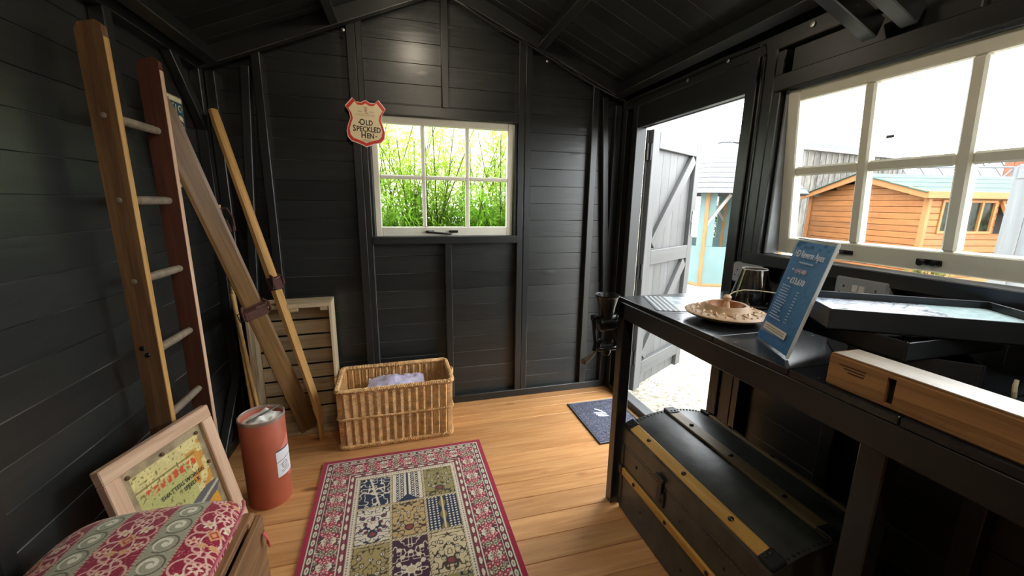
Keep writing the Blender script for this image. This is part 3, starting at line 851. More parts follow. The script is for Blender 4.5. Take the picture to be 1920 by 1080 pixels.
for j in range(rows):
    zz = .028 + (BH - .052) * j / (rows - 1)
    if abs(j - 21) < 1: continue
    N = NS * 2; pts = []
    for i in range(N + 1):
        t = (i + .0) / N
        sg = 1 if (i // 2) % 2 == 0 else -1
        if i % 2 == 0: sg = 0
        f = flare(zz)
        x, y = brect(t, (BW - .016 + sg * .010) * f, (BD - .016 + sg * .010) * f)
        pts.append((x, y, zz + .0006 * math.sin(i * 2.3 + j)))
    bm.tube(pts, .0035, 5, cap=False)
wv = obj('weave', bm, WICKER, bk, smooth=True); wv['kind'] = 'stuff'
def band(nm, zz, r, out, strands=3, twist=60, mat=WICKER):
    bm = MB(); N = 360
    for s in range(strands):
        pts = []
        for i in range(N + 1):
            t = i / N; a = 2 * math.pi * (twist * t + s / strands)
            dd = out + r * 1.0 * math.cos(a)
            f = flare(zz); x, y = brect(t, (BW - .016) * f + dd * 2, (BD - .016) * f + dd * 2)
            pts.append((x, y, zz + r * 1.0 * math.sin(a)))
        bm.tube(pts, r * .95, 5, cap=False)
    return obj(nm, bm, mat, bk, smooth=True)
band('rim', BH - .006, .0075, .001, 3, 60)
band('waist_band', .181, .0042, .006, 3, 70); band('foot_band', .017, .006, .004, 3, 70); band('base_edge', .006, .004, .004, 2, 90)
obj('base', MB().cbox((0, 0, .012), (BW - .02, BD - .02, .012), .003), WICKERDARK, bk)
for s in (-1, 1):
    bm = MB()
    for q in range(3):
        pts = [(s * (BW / 2 + .004 + .016 * math.sin(math.pi * u)), -.06 + .12 * u + .002 * q, BH - .035 + .028 * math.sin(math.pi * u) + .003 * q) for u in np.linspace(0, 1, 12)]
        bm.tube(pts, .0055, 6)
    obj('handle', bm, WICKER, bk, smooth=True)
def cloth2(X, Y): return .262 + .045 * np.exp(-((X / .12) ** 2 + (Y / .1) ** 2)) + .02 * vnoise(X * 30, Y * 30, 8)
pc = colorgrid('lilac_cloth', np.linspace(-.15, .17, 30), np.linspace(-.12, .11, 24), cloth2, lambda X, Y: np.ones(X.shape + (3,)) * c3(214, 206, 232), attrmat('lilac_fabric', .8, bscale=80), None, Matrix.Translation((-.08, 2.29, 0)), thick=.2)
tag(pc, 'folded pale lilac cloth lying inside the wicker basket', 'cloth')

# ------------------------------------------------------------------ rug
RW, RL = .808, 1.36
MAROON = c3(118, 52, 62); CREAM = c3(220, 208, 186); DARKB = c3(72, 60, 60); RED = c3(158, 38, 66); NAVY = c3(38, 50, 72)
OLIVE = c3(150, 138, 88); TAN = c3(190, 160, 110); SAGE = c3(128, 124, 104); BEIGE = c3(208, 190, 150); PLUM = c3(70, 42, 58)
def flower(X, Y, cx, cy, r, petals=8, amp=.25):
    dx, dy = X - cx, Y - cy; a = np.arctan2(dy, dx); return np.hypot(dx, dy) / (r * (1 + amp * np.cos(petals * a)))
def rugcol(X, Y):
    C = np.empty(X.shape + (3,)); C[:] = RED
    u = X + RW / 2; v = Y                      # u across, v from the far end
    du = np.minimum(u, RW - u); dv = np.minimum(v, RL - v); d = np.minimum(du, dv)
    side = du < dv                              # nearest border is a long side
    s = np.where(side, v, u)                    # running coordinate along the border
    n1 = vnoise(X * 220, Y * 220, 1); n2 = vnoise(X * 120, Y * 120, 2); n3 = vnoise(X * 75, Y * 75, 4)
    m = d > .022; put(C, m, CREAM)
    m = (d > .026) & (d < .050); put(C, m, DARKB)
    q = (s / .042) % 1 - .5; e = np.hypot(q * .042 / .016, (d - .038) / .0075)
    put(C, m & (e < 1), CREAM); put(C, m & (e < .45), SAGE); put(C, m & (abs(abs(q) - .5) < .06), RED)
    put(C, (d > .050) & (d < .0535), CREAM)
    mb = (d >= .0535) & (d < .137); put(C, mb, np.array(MAROON) * .75 + np.array(DARKB) * .25)
    # scrolls: contour lines of smooth noise
    lines = abs(n3 - .5) < .055; put(C, mb & lines, CREAM)
    lines = abs(vnoise(X * 70 + 31, Y * 70, 9) - .5) < .04; put(C, mb & lines, SAGE)
    put(C, mb & (n2 > .86), c3(176, 70, 84)); put(C, mb & (n2 < .13), c3(52, 46, 50))
    P = .118
    for ph, kind in ((0.0, 0), (.5, 1), (.25, 2), (.75, 2)):
        q = ((s / P + ph) % 1 - .5) * P; w = d - .095
        r = np.hypot(q, w * 1.0); a = np.arctan2(w, q)
        if kind == 0:
            R_ = .0285 * (1 + .08 * np.cos(10 * a)); put(C, mb & (r < R_ + .005), c3(62, 42, 46)); put(C, mb & (r < R_), CREAM)
            put(C, mb & (r < R_ * .72) & (np.cos(8 * a) * .5 + .5 > r / R_), c3(150, 132, 118)); put(C, mb & (r < .007), MAROON); put(C, mb & (r < .003), CREAM)
        elif kind == 1:
            R_ = .026 * (1 + .22 * np.cos(8 * a)); put(C, mb & (r < R_ + .003), CREAM); put(C, mb & (r < R_), c3(96, 92, 84))
            put(C, mb & (r < R_ * .7) & (np.cos(8 * a) > .2), BEIGE); put(C, mb & (r < .008), c3(70, 60, 60)); put(C, mb & (r < .004), CREAM)
        else:
            for ox, oy in ((0, .016), (0, -.016), (.011, 0), (-.011, 0), (.012, .03), (-.012, -.03)):
                rr = np.hypot(q - ox, w - oy); aa = np.arctan2(w - oy, q - ox)
                put(C, mb & (rr < .0095 * (1 + .25 * np.cos(5 * aa))), c3(168, 46, 70)); put(C, mb & (rr < .004), c3(226, 190, 186))
    put(C, (d >= .137) & (d < .1405), CREAM)
    m = (d >= .1405) & (d < .166); put(C, m, MAROON)
    q = (s / .05) % 1 - .5; e = np.hypot(q * .05 / .017, (d - .153) / .006); put(C, m & (e < 1.25), c3(60, 44, 48)); put(C, m & (e < 1), CREAM)
    q2 = (s / .05 + .5) % 1 - .5; put(C, m & (np.hypot(q2 * .05, d - .153) < .006), c3(150, 70, 84))
    m = (d >= .166) & (d < .186); put(C, m, CREAM)
    q = (s / .012) % 1 - .5; put(C, m & (abs(d - .176) < .0022) & (abs(q) < .22), c3(80, 70, 66)); put(C, (d >= .166) & (d < .1685), c3(150, 136, 116))
    # central field of framed garden panels
    fld = d >= .186; put(C, fld, BEIGE)
    pw = (RW - 2 * .186) / 3; ph = .203
    ci = np.clip(((u - .186) / pw).astype(int), 0, 2); ri = np.clip(((v - .186) / ph).astype(int), 0, 6)
    lx = (u - .186) - ci * pw - pw / 2; ly = (v - .186) - ri * ph - ph / 2
    inn = fld & (abs(lx) < pw / 2 - .007) & (abs(ly) < ph / 2 - .007)
    edge = fld & (abs(lx) < pw / 2 - .005) & (abs(ly) < ph / 2 - .005); put(C, edge, c3(96, 84, 70))
    put(C, fld & ~edge & (((u + v) / .014 % 1) < .3), c3(120, 104, 84))
    grounds = {(0, 0): NAVY, (0, 1): CREAM, (0, 2): OLIVE, (1, 0): CREAM, (1, 1): TAN, (1, 2): NAVY, (2, 0): OLIVE * .6 + TAN * .4, (2, 1): PLUM, (2, 2): BEIGE,
               (3, 0): BEIGE, (3, 1): TAN, (3, 2): OLIVE, (4, 0): NAVY, (4, 1): CREAM, (4, 2): PLUM, (5, 0): TAN, (5, 1): NAVY, (5, 2): CREAM, (6, 0): OLIVE, (6, 1): PLUM, (6, 2): BEIGE}
    for (r_, c_), g in grounds.items():
        m = inn & (ri == r_) & (ci == c_)
        if not m.any(): continue
        put(C, m, g); dark = g.sum() < .35
        ink = CREAM if dark else (NAVY if (r_ + c_) % 2 else c3(70, 62, 50)); ink2 = BEIGE if dark else c3(136, 64, 62)
        ax_ = abs(lx); k = r_ * 3 + c_
        style = {1: 1, 5: 2, 7: 3, 12: 1, 13: 2}.get(k, 3)
        if k == 0:   # branching tree, not mirrored
            t = lx * .8 + ly; put(C, m & (abs(np.sin(lx * 90 + 18 * ly * np.sign(lx)) * .012 + ly - .4 * ax_ + .01) < .004), ink)
            put(C, m & (abs(vnoise(lx * 60 + 5, ly * 60, 21) - .5) < .07), ink); put(C, m & (abs(lx - .25 * ly) < .004), ink)
        elif style in (1, 0):  # cypress tree: rows of arches on both sides of a trunk
            put(C, m & (ax_ < .004), ink); rr = np.hypot((ax_ - .024), ((ly / .016) % 1 - .5) * .016)
            put(C, m & (abs(rr - .007) < .0022), ink); rr2 = np.hypot((ax_ - .044), ((ly / .016 + .5) % 1 - .5) * .016); put(C, m & (abs(rr2 - .006) < .002), ink)
            put(C, m & (ly > .05) & (ax_ < .02 - (.07 - ly)), ink)
        elif style == 2:  # dotted willows
            rr = np.hypot(((ax_ / .016) % 1 - .5) * .016, ((ly / .014) % 1 - .5) * .014); put(C, m & (rr < .0042) & (ax_ > .016), ink)
            put(C, m & (ax_ < .010 + .005 * np.sin(ly * 90)), c3(132, 116, 70))
            put(C, m & (ax_ < .004), ink2)
        else:  # vase of flowers, mirrored
            f = vnoise(ax_ * 70 + k * 7, ly * 70, 30 + k); put(C, m & (abs(f - .5) < .075), ink)
            for fx, fy in ((.0, -.03), (.03, -.01), (.025, .035), (.045, .02), (.042, -.045)):
                rr = np.hypot(ax_ - fx, ly - fy); put(C, m & (rr < .0095), ink); put(C, m & (rr < .0065), ink2 if k % 2 else CREAM); put(C, m & (rr < .003), ink)
            put(C, m & (np.hypot(ax_ / .02, (ly - .05) / .018) < 1), ink); put(C, m & (np.hypot(ax_ / .013, (ly - .05) / .011) < 1), ink2)
    C *= (.9 + .2 * vnoise(X * 400, Y * 400, 12))[..., None]
    return C
rug = thing('patterned_rug', 'crimson bordered garden-panel rug lying on the pine floor', 'rug', (-.032, 2.008, .002), math.radians(1.0))
rug.rotation_euler = (0, 0, math.radians(1.0))
def rugcol2(X, Y): return rugcol(X, -Y)
colorgrid('pile', np.linspace(-RW / 2, RW / 2, 330), np.linspace(-RL, 0, 540), lambda X, Y: .007 + .0012 * vnoise(X * 6, Y * 6, 40), rugcol2, attrmat('rug_wool', .95, .5, 900, .1, .2), rug, thick=.005)

# ------------------------------------------------------------------ door mat
mat_ = thing('door_mat', 'dark grey rubber-edged door mat inside the doorway', 'mat', (1.20, 2.045, .001), math.radians(0))
def matcol(X, Y):
    C = np.empty(X.shape + (3,)); C[:] = c3(78, 80, 92)
    n = vnoise(X * 300, Y * 300, 3); put(C, n > .7, c3(112, 114, 128)); put(C, n < .2, c3(52, 54, 62))
    ed = (abs(X) > .165) | (abs(Y) > .222); put(C, ed, c3(40, 41, 46))
    return C
colorgrid('mat_body', np.linspace(-.178, .178, 90), np.linspace(-.235, .235, 120), .007, matcol, attrmat('mat_fibre', .95, .5, 700, .1), mat_, thick=.006)
bm = MB()
for x, y, w, h in ((-.172, 0, .006, .47), (.172, 0, .006, .47), (0, .229, .35, .006), (0, -.229, .35, .006)): bm.cbox((x, y, .007), (w, h, .005), .002)
obj('rubber_edge', bm, plain('grey_rubber', lin(120, 122, 128), .6), mat_)
GREYLET = plain('pale_grey_lettering', lin(196, 198, 202), .8)
bm = MB()
for pts in ([(-.03, .13), (-.005, .105), (.01, .085)], [(-.055, .085), (-.02, .075), (.02, .07)], [(-.05, .065), (-.015, .055), (.02, .05)], [(-.045, .045), (-.01, .035), (.02, .03)],
            [(.005, -.05), (.05, -.055)], [(.02, -.085), (.06, -.09)], [(.0, -.125), (.05, -.13)]):
    bm = MB(); bm.tube([(x, y, .0078) for x, y in pts], [.006, .007, .005][:len(pts)], 6)
    for i, v in enumerate(bm.v): bm.v[i] = (v[0], v[1], .0072 + (v[2] - .0078) * .12)
    obj('mat_emblem', bm, GREYLET, mat_)

# ------------------------------------------------------------------ framed tin sign leaning by the ladder
TL_, TR_ = Vector((-.872, 1.284, .55)), Vector((-.752, 1.668, .55))
edge = (TR_ - TL_).normalized(); nrm = Vector((edge.y, -edge.x, 0)).normalized()
lean = .12; upv = (Vector((0, 0, .55)) - nrm * lean).normalized(); FH = .56; FWd = (TR_ - TL_).length
fmx = frame_mx(TL_ - upv * FH, edge, edge.cross(upv))
fp = thing('framed_tin_sign', 'limed wood frame holding a rusty yellow tin sign', 'picture', mx=fmx)
bwid, bth = .048, .03
for a, b_ in (((0, bwid / 2), (FWd, bwid / 2)), ((0, FH - bwid / 2), (FWd, FH - bwid / 2)), ((bwid / 2, bwid), (bwid / 2, FH - bwid)), ((FWd - bwid / 2, bwid), (FWd - bwid / 2, FH - bwid))):
    plank(fp, 'frame_rail', (a[0], a[1], -bth / 2), (b_[0], b_[1], -bth / 2), bwid, bth, (0, 0, 1), PINKWOOD, .003)
sw, sh = FWd - 2 * bwid + .01, FH - 2 * bwid + .01
def tincol(X, Y):
    C = np.empty(X.shape + (3,)); C[:] = c3(214, 200, 136)
    x, y = X / sw, Y / sh
    n = vnoise(X * 40, Y * 40, 2); n2 = vnoise(X * 170, Y * 170, 5)
    put(C, n > .55, c3(202, 188, 126)); put(C, (y < .28) & (y > -.1) & (x < .2), c3(178, 176, 110))
    rim = (abs(x) > .40) | (abs(y) > .42); put(C, rim, c3(168, 148, 112)); C[rim] = (c3(176, 158, 122) * (1 - n[..., None]) + c3(128, 112, 84) * n[..., None])[rim]
    put(C, (n2 > .83) & ~rim, c3(122, 108, 56)); put(C, (x > .18) & (n > .68) & ~rim & (y > .0), c3(196, 140, 60))
    put(C, (y < .315) & (y > .3) & (x < .3) & (x > -.4), c3(130, 116, 64))
    red = (y > .225) & (y < .282) & (x > -.32) & (x < .30) & (((x * 13) % 1) < .7) & (vnoise(X * 150, Y * 150, 8) > .38); put(C, red, c3(198, 78, 46))
    car = (np.hypot((x - .12) / .34, (y + .13 - .25 * x) / .085) < 1); put(C, car, c3(92, 90, 92)); put(C, car & (abs(y + .12 - .25 * x) < .012), c3(176, 172, 150))
    put(C, np.hypot((x + .06) / .10, (y + .12) / .07) < 1, c3(70, 60, 54)); put(C, np.hypot((x + .06) / .06, (y + .135) / .045) < 1, c3(214, 186, 130))
    put(C, (y < -.16 + .2 * x) & (x > .12) & ~rim & (n > .4), c3(206, 148, 46))
    return C
tin = colorgrid('tin_plate', np.linspace(-sw / 2, sw / 2, 110), np.linspace(-sh / 2, sh / 2, 160), lambda X, Y: -.016 + .003 * vnoise(X * 18, Y * 18, 3), tincol, attrmat('tin_paint', .4, .2, 150), fp, Matrix.Translation((FWd / 2, FH / 2, 0)), thick=.004)
tin['label'] = 'rusty yellow printed tin plate'
for tx, ty, s_ in ((.02, .075, 'SHATTERS WORLDS'), (.045, .052, 'SPEED R')):
    text(fp, 'lettering', s_, .021, DARKINK, frame_mx((FWd / 2 + tx, FH / 2 + ty, -.0118), (1, 0, 0), (0, 0, 1)), 'CENTER', sx=.9)
for x, y in ((.07, FH - .07), (.19, FH - .07), (FWd - .075, FH - .075), (FWd - .068, FH - .2), (.066, FH - .3)):
    obj('screw', MB().lathe([(0, .0), (.007, .0), (.006, .004), (0, .006)], 10), plain('rusty_screw', lin(92, 66, 44), .6, .4), fp, Matrix.Translation((x, y, -.012)))

# ------------------------------------------------------------------ upholstered box seat
bx = thing('upholstered_box_seat', 'old wooden box with a padded red and sage tapestry lid', 'seat', (-.665, .98, 0))
BX0, BX1, BY0, BY1, BZ = -.235, .232, -.27, .195, .415
for i in range(3):
    zz = BZ / 3 * (i + .5); hgt = BZ / 3 - .004
    plank(bx, 'box_board', (BX1 - .01, BY0, zz), (BX1 - .01, BY1, zz), hgt, .018, (1, 0, 0), BOXWOOD, .003)
    plank(bx, 'box_board', (BX0 + .01, BY0, zz), (BX0 + .01, BY1, zz), hgt, .018, (1, 0, 0), BOXWOOD, .003)
    plank(bx, 'box_board', (BX0 + .02, BY1 - .01, zz), (BX1 - .02, BY1 - .01, zz), hgt, .018, (0, 1, 0), BOXWOOD, .003)
    plank(bx, 'box_board', (BX0 + .02, BY0 + .01, zz), (BX1 - .02, BY0 + .01, zz), hgt, .018, (0, 1, 0), BOXWOOD, .003)
plank(bx, 'lid_board', (-.01, BY0 + .01, BZ + .010), (-.01, BY1 - .02, BZ + .010), .40, .018, (0, 0, 1), BOXWOOD, .003)
for x in (BX1 - .035, ):
    plank(bx, 'lid_edge', (x, BY0, BZ + .006), (x, BY1 - .008, BZ + .006), .022, .02, (0, 0, 1), BOXWOOD, .003)
    plank(bx, 'corner_block', (x, BY1 - .03, BZ - .045), (x, BY1 - .03, BZ + .012), .05, .03, (1, 0, 0), BOXWOOD, .003)
SAGEC = c3(164, 160, 136); CR = c3(148, 34, 58); PINKC = c3(222, 170, 158); CRM = c3(232, 214, 194); GOLD = c3(216, 164, 108)
def cushcol(X, Y):
    C = np.empty(X.shape + (3,)); C[:] = CR
    P = .1815; u = ((X - (-.733 + .665)) / P) % 1     # 0 at the right edge of a sage stripe
    s = u * P; red_w = .1065
    isred = s < red_w
    sx = s - red_w / 2; my = abs(sx); PV = .165; v = (Y / PV) % 1; vy = (v - .5) * PV
    # scrolling stems
    for (cx, cy, R_) in ((.026, .040, .024), (.026, -.040, .024), (.030, .0, .019), (.014, .066, .014), (.014, -.066, .014)):
        r = np.hypot(my - cx, vy - cy); put(C, isred & (abs(r - R_) < .0024) & ~((my < cx - .6 * R_) & (abs(vy - cy) < .5 * R_)), PINKC)
    put(C, isred & (abs(my - .006 - .014 * np.sin(vy * 38) ** 2) < .0022), c3(226, 190, 176))
    fl = flower(my, vy, .022, .012, .0125, 6, .3); put(C, isred & (fl < 1), CRM); put(C, isred & (fl < .4), GOLD)
    fl = flower(my, vy, .0, .040, .012, 6, .3); put(C, isred & (fl < 1), c3(236, 200, 184)); put(C, isred & (fl < .4), CR)
    fl = flower(my, vy, .034, -.045, .010, 5, .35); put(C, isred & (fl < 1), c3(232, 196, 170)); put(C, isred & (fl < .4), c3(190, 80, 70))
    dm = abs(sx) / .017 + abs(vy + .020) / .021; put(C, isred & (dm < 1), GOLD); put(C, isred & (dm < .68), c3(188, 60, 60)); put(C, isred & (dm < .4), GOLD)
    fl = flower(my, vy, .012, -.058, .008, 5, .3); put(C, isred & (fl < 1), GOLD)
    n = vnoise(X * 90, Y * 90, 7); put(C, isred & (abs(n - .5) < .012), c3(206, 130, 130))
    sg = ~isred; put(C, sg, SAGEC)
    t = s - red_w - (P - red_w) / 2; PC = .062; w = ((Y / PC) % 1 - .5) * PC
    r = np.hypot(t, w); a = np.arctan2(w, t)
    put(C, sg & (abs(r - .027) < .002) & (a > -2.2), c3(104, 98, 80))
    sp = abs(((r - .0034 * a) / .0215) % 1 - .5); put(C, sg & (r < .0225) & (sp < .2), c3(226, 220, 198)); put(C, sg & (r < .006), c3(232, 226, 206))
    edge = sg & (abs(t) > (P - red_w) / 2 - .005); put(C, edge, c3(190, 170, 142)); put(C, edge & (((Y / .009) % 1) < .35), c3(150, 70, 74))
    C *= (.88 + .24 * vnoise(X * 500, Y * 500, 13))[..., None]
    return C
def cushz(X, Y):
    fx = np.clip(1 - np.abs((X + .0175) / .2085) ** 4, 0, 1); fy = np.clip(1 - np.abs((Y + .029) / .2625) ** 5, 0, 1)
    return BZ + .022 + .046 * np.sqrt(fx * fy) + .022 * np.cos(X / .24 * 1.4) * np.cos((Y + .03) / .27 * 1.4)
def cush_warp(X, Y):
    u, v = (X + .0175) / .2075, (Y + .029) / .261
    return -.0175 + .2075 * u * (1 - .10 * np.abs(v) ** 7), -.029 + .261 * v * (1 - .08 * np.abs(u) ** 7)
ct = colorgrid('tapestry_cushion', np.linspace(-.225, .19, 300), np.linspace(-.29, .232, 360), cushz, cushcol, attrmat('tapestry_weave', .85, .45, 500, .2, .15), bx, thick=.012, warp=cush_warp)
ct['label'] = 'domed tapestry cushion with crimson and sage scroll stripes'
bm = MB(); N = 60
pts = [(-.0175 + .209 * (1 - .10 * abs((-.29 + .522 * i / N + .029) / .261) ** 7), -.29 + .522 * i / N, float(cushz(np.array([.19]), np.array([-.29 + .522 * i / N]))[0]) - .002) for i in range(N + 1)]
bm.tube(pts, .0045, 6)
obj('piping', bm, plain('pink_piping', lin(188, 104, 112), .8, noise=.5, nscale=200), bx)
bm = MB()
for k in range(5): bm.tube([(BX1 + .004, BY1 - .02 - .003 * k, .37), (BX1 + .01 + .002 * k, BY1 - .022 - .004 * k, .35), (BX1 + .008 + .003 * k, BY1 - .02 - .004 * k, .325)], .002, 5)
obj('tassel', bm, plain('pink_thread', lin(204, 96, 100), .8), bx)

# ------------------------------------------------------------------ work bench
bn = thing('work_bench', 'black painted timber work bench along the right wall', 'bench', (.855, 0, 0))
BT = .952
y = 1.43; k = 0
bwid_ = [.28, .24, .24, .22, .24, .24, .24]
for wv_ in bwid_:
    plank(bn, 'top_board', (0, y - wv_ / 2, BT - .009), (.552, y - wv_ / 2, BT - .009), wv_ - .002, .018, (0, 0, 1), BENCHTOP, .0015)
    for sx_ in (.022, .30):
        for sy_ in (.25, .75):
            o = obj('screw_hole', MB().lathe([(0, .0), (.004, .0), (.0035, .0006), (0, .0006)], 8), plain('dark_hole', (.004, .004, .004, 1), .6), bn, Matrix.Translation((sx_, y - wv_ * sy_, BT)))
    y -= wv_
plank(bn, 'front_rail', (.0125, 1.43, BT - .052), (.0125, -.27, BT - .052), .068, .025, (-1, 0, 0), NAVYTRIM)
plank(bn, 'end_rail', (.025, 1.418, BT - .052), (.552, 1.418, BT - .052), .068, .024, (0, 1, 0), NAVYTRIM)
plank(bn, 'leg', (.025, 1.412, 0), (.025, 1.412, BT - .018), .045, .05, (-1, 0, 0), NAVYTRIM)
plank(bn, 'leg', (.055, .497, 0), (.055, .497, BT - .018), .05, .045, (-1, 0, 0), NAVYTRIM)
plank(bn, 'leg', (.055, -.24, 0), (.055, -.24, BT - .018), .05, .045, (-1, 0, 0), NAVYTRIM)
plank(bn, 'back_rail', (.54, 1.40, BT - .05), (.54, -.27, BT - .05), .06, .022, (-1, 0, 0), NAVYTRIM)

# ------------------------------------------------------------------ travelling trunk
TX0, TX1, TY0, TY1 = .885, 1.315, .648, 1.372
tk = thing('travelling_trunk', 'old black domed travelling trunk with ochre slats under the bench', 'trunk', (0, 0, 0))
tk.location = ((TX0 + TX1) / 2, (TY0 + TY1) / 2, 0)
tw, tl = TX1 - TX0, TY1 - TY0
obj('trunk_body', MB().cbox((0, 0, .158), (tw, tl, .316), .006), TRUNKSKIN, tk)
def domez(x): return .392 + .048 * (1 - (x / (tw / 2)) ** 2)
N = 18; prof = [(-tw / 2 - .003, .318), (-tw / 2 - .003, .388)] + [(-tw / 2 - .003 + (tw + .006) * i / N, domez(-tw / 2 + tw * i / N)) for i in range(N + 1)] + [(tw / 2 + .003, .388), (tw / 2 + .003, .318)]
bm = MB(); bm.prism([(x, zz) for x, zz in prof], -tl / 2 - .003, tl / 2 + .003, Matrix(((1, 0, 0), (0, 0, -1), (0, 1, 0))))
obj('domed_lid', bm, TRUNKSKIN, tk, smooth=True)
def slat(x, zz, w, nx, nz, mat, nm='wood_slat'):
    return plank(tk, nm, (x, -tl / 2, zz), (x, tl / 2, zz), w, .011, (nx, 0, nz), mat, .002)
sl = slat(-tw / 2 + .022, domez(-tw / 2 + .022) + .005, .042, -.42, 1, BRASSLAT); sl['label'] = 'bright ochre lid slat'
slat(.0, domez(0) + .005, .050, 0, 1, DULLSLAT); slat(tw / 2 - .022, domez(tw / 2 - .022) + .005, .040, .42, 1, DULLSLAT)
slat(-tw / 2 - .005, .195, .032, -1, 0, BRASSLAT)
RIV = MB().lathe([(.0, .007), (.0045, .006), (.0085, .003), (.009, .0), (0, 0)], 12).mesh('stud_nail'); RIV.materials.append(plain('dark_stud_metal', (.05, .045, .04, 1), .3, .8))
def rivet(p, n, s=1.0):
    o = bpy.data.objects.new('stud_nail', RIV); COL.objects.link(o); o.parent = tk; m = frame_mx(p, (0, 1, 0), n); o.matrix_local = m @ Matrix.Scale(s, 4)
for yy in (.215, .01, -.2):
    rivet((-tw / 2 + .022, yy, domez(-tw / 2 + .022) + .0105), (-.42, 0, 1)); rivet((0, yy, domez(0) + .0105), (0, 0, 1)); rivet((tw / 2 - .022, yy, domez(tw / 2 - .022) + .0105), (.42, 0, 1))
    rivet((-tw / 2 - .0105, yy + .03, .195), (-1, 0, 0), .9)
for yy, zz in ((.25, .27), (-.02, .25), (-.22, .26), (.2, .1), (-.05, .08), (-.25, .12)): rivet((-tw / 2, yy, zz), (-1, 0, 0), .7)
# rows of small nails along the lid edge
bm = MB()
for i in range(46):
    yy = -tl / 2 + .01 + (tl - .02) * i / 45
    for zz in (.327, .305): bm.lathe([(0, .002), (.002, .0015), (.0028, 0)], 6, (-tw / 2 - (.0035 if zz > .316 else .0002), yy, zz), Matrix(((0, 0, -1), (0, 1, 0), (1, 0, 0))))
for sy in (-1, 1):
    for i in range(26):
        x = -tw / 2 + .01 + (tw - .02) * i / 25
        bm.lathe([(0, .0045), (.003, .0035), (.004, 0)], 6, (x, sy * (tl / 2 - .008), domez(x)))
nl = obj('edge_nails', bm, plain('brown_nail_metal', (.07, .055, .04, 1), .4, .7), tk); nl['kind'] = 'stuff'
for sx in (-1, 0, 1):
    for sy in (-1, 1):
        x = sx * (tw / 2 - .022); zc = domez(x) + .007
        bm = MB(); bm.cbox((0, 0, 0), (.05, .05, .013), .004); bm.lathe([(0, .010), (.004, .009), (.005, .006)], 8, (.008, .01 * -sy, 0)); bm.lathe([(0, .010), (.004, .009), (.005, .006)], 8, (-.008, .01 * -sy, 0))
        obj('slat_clamp', bm, DARKSTEEL, tk, frame_mx((x, sy * (tl / 2 - .022), zc), (1, 0, -.42 * sx), (.42 * sx, 0, 1)))
for sy in (-1, 1):
    obj('corner_guard', MB().cbox((-tw / 2 + .008, sy * (tl / 2 - .008), .165), (.026, .026, .30), .004), TRUNKSKIN, tk)
    obj('slat_clamp', MB().cbox((-tw / 2 - .004, sy * (tl / 2 - .012), .195), (.018, .03, .042), .004), DARKSTEEL, tk)
bm = MB(); bm.cbox((-tw / 2 - .004, .085, .262), (.008, .045, .06), .003); bm.lathe([(0, .004), (.012, .003), (.014, 0)], 14, (-tw / 2 - .008, .085, .255), Matrix(((0, 0, -1), (0, 1, 0), (1, 0, 0))))
lk = obj('lock_plate', bm, DARKSTEEL, tk)
bm = MB(); bm.cbox((-tw / 2 - .009, .085, .315), (.006, .022, .07), .002); bm.cbox((-tw / 2 - .012, .085, .345), (.012, .05, .016), .003); obj('hasp', bm, DARKSTEEL, lk)
bm = MB(); bm.tube([(.0, tl / 2 + .004, .26), (-.03, tl / 2 + .02, .25), (-.07, tl / 2 + .02, .25), (-.10, tl / 2 + .004, .26)], .008, 8); obj('end_handle', bm, LEATHER, tk)
obj('worn_patch', MB().lathe([(0, .0008), (.02, .0006), (.024, 0)], 9, (-.02, -.14, 0), Matrix(((.5, 0, 0), (0, 1.1, 0), (0, 0, 1)))), plain('scuffed_canvas', (.09, .09, .075, 1), .6), tk, Matrix.Translation((0, 0, domez(-.02) + .0005)))

# ------------------------------------------------------------------ mincer clamped to the bench end
mc = thing('meat_mincer', 'black cast iron hand mincer clamped to the bench end', 'mincer', (.845, 1.487, 0))
obj('hopper', MB().lathe([(.024, .845), (.030, .862), (.036, .90), (.046, .938), (.052, .944), (.052, .949), (.047, .947), (.034, .905), (.022, .86), (.0, .855)], 28, (-.015, 0, 0)), IRON, mc, smooth=True)
bm = MB(); bm.lathe([(.0, -.055), (.03, -.05), (.036, -.03), (.036, .03), (.031, .055), (0, .06)], 24, (0, 0, .822), Matrix(((0, 0, 1), (0, 1, 0), (-1, 0, 0))))
bm.tube([(.01, 0, .85), (.03, .0, .80), (.045, 0, .755), (.062, 0, .738)], [.03, .034, .028, .012], 12); bm.tube([(.02, 0, .83), (.012, 0, .78), (.0, 0, .74)], [.028, .024, .02], 12)
obj('mincer_body', bm, IRON, mc, smooth=True)
bm = MB(); bm.cbox((-.005, 0, .71), (.10, .04, .018), .006); bm.tube([(-.045, 0, .715), (-.045, .0, .735), (-.03, 0, .748)], .011, 10); bm.tube([(.035, 0, .70), (.04, 0, .735)], .01, 8)
bm.lathe([(0, .02), (.018, .016), (.02, 0), (.014, -.012), (0, -.014)], 14, (-.005, 0, .690)); obj('clamp', bm, IRON, mc, smooth=True)
bm = MB(); bm.tube([(-.035, 0, .848), (-.075, -.004, .852)], .007, 10); bm.lathe([(0, -.009), (.012, -.008), (.013, .0), (.012, .008), (0, .009)], 14, (-.077, -.004, .852), Matrix(((0, 0, 1), (0, 1, 0), (-1, 0, 0))))
bm.tube([(-.077, -.004, .852), (-.073, -.008, .80), (-.066, -.012, .74), (-.070, -.014, .704)], [.009, .007, .007, .009], 10)
ck = obj('crank_arm', bm, IRON, mc, smooth=True)
obj('wooden_handle', MB().tube([(-.068, -.014, .702), (-.085, -.03, .697), (-.115, -.045, .686), (-.137, -.055, .679), (-.142, -.057, .677)], [.008, .009, .0125, .014, .009], 14), plain('worn_handle_wood', lin(92, 74, 52), .5, noise=.3), ck, smooth=True)

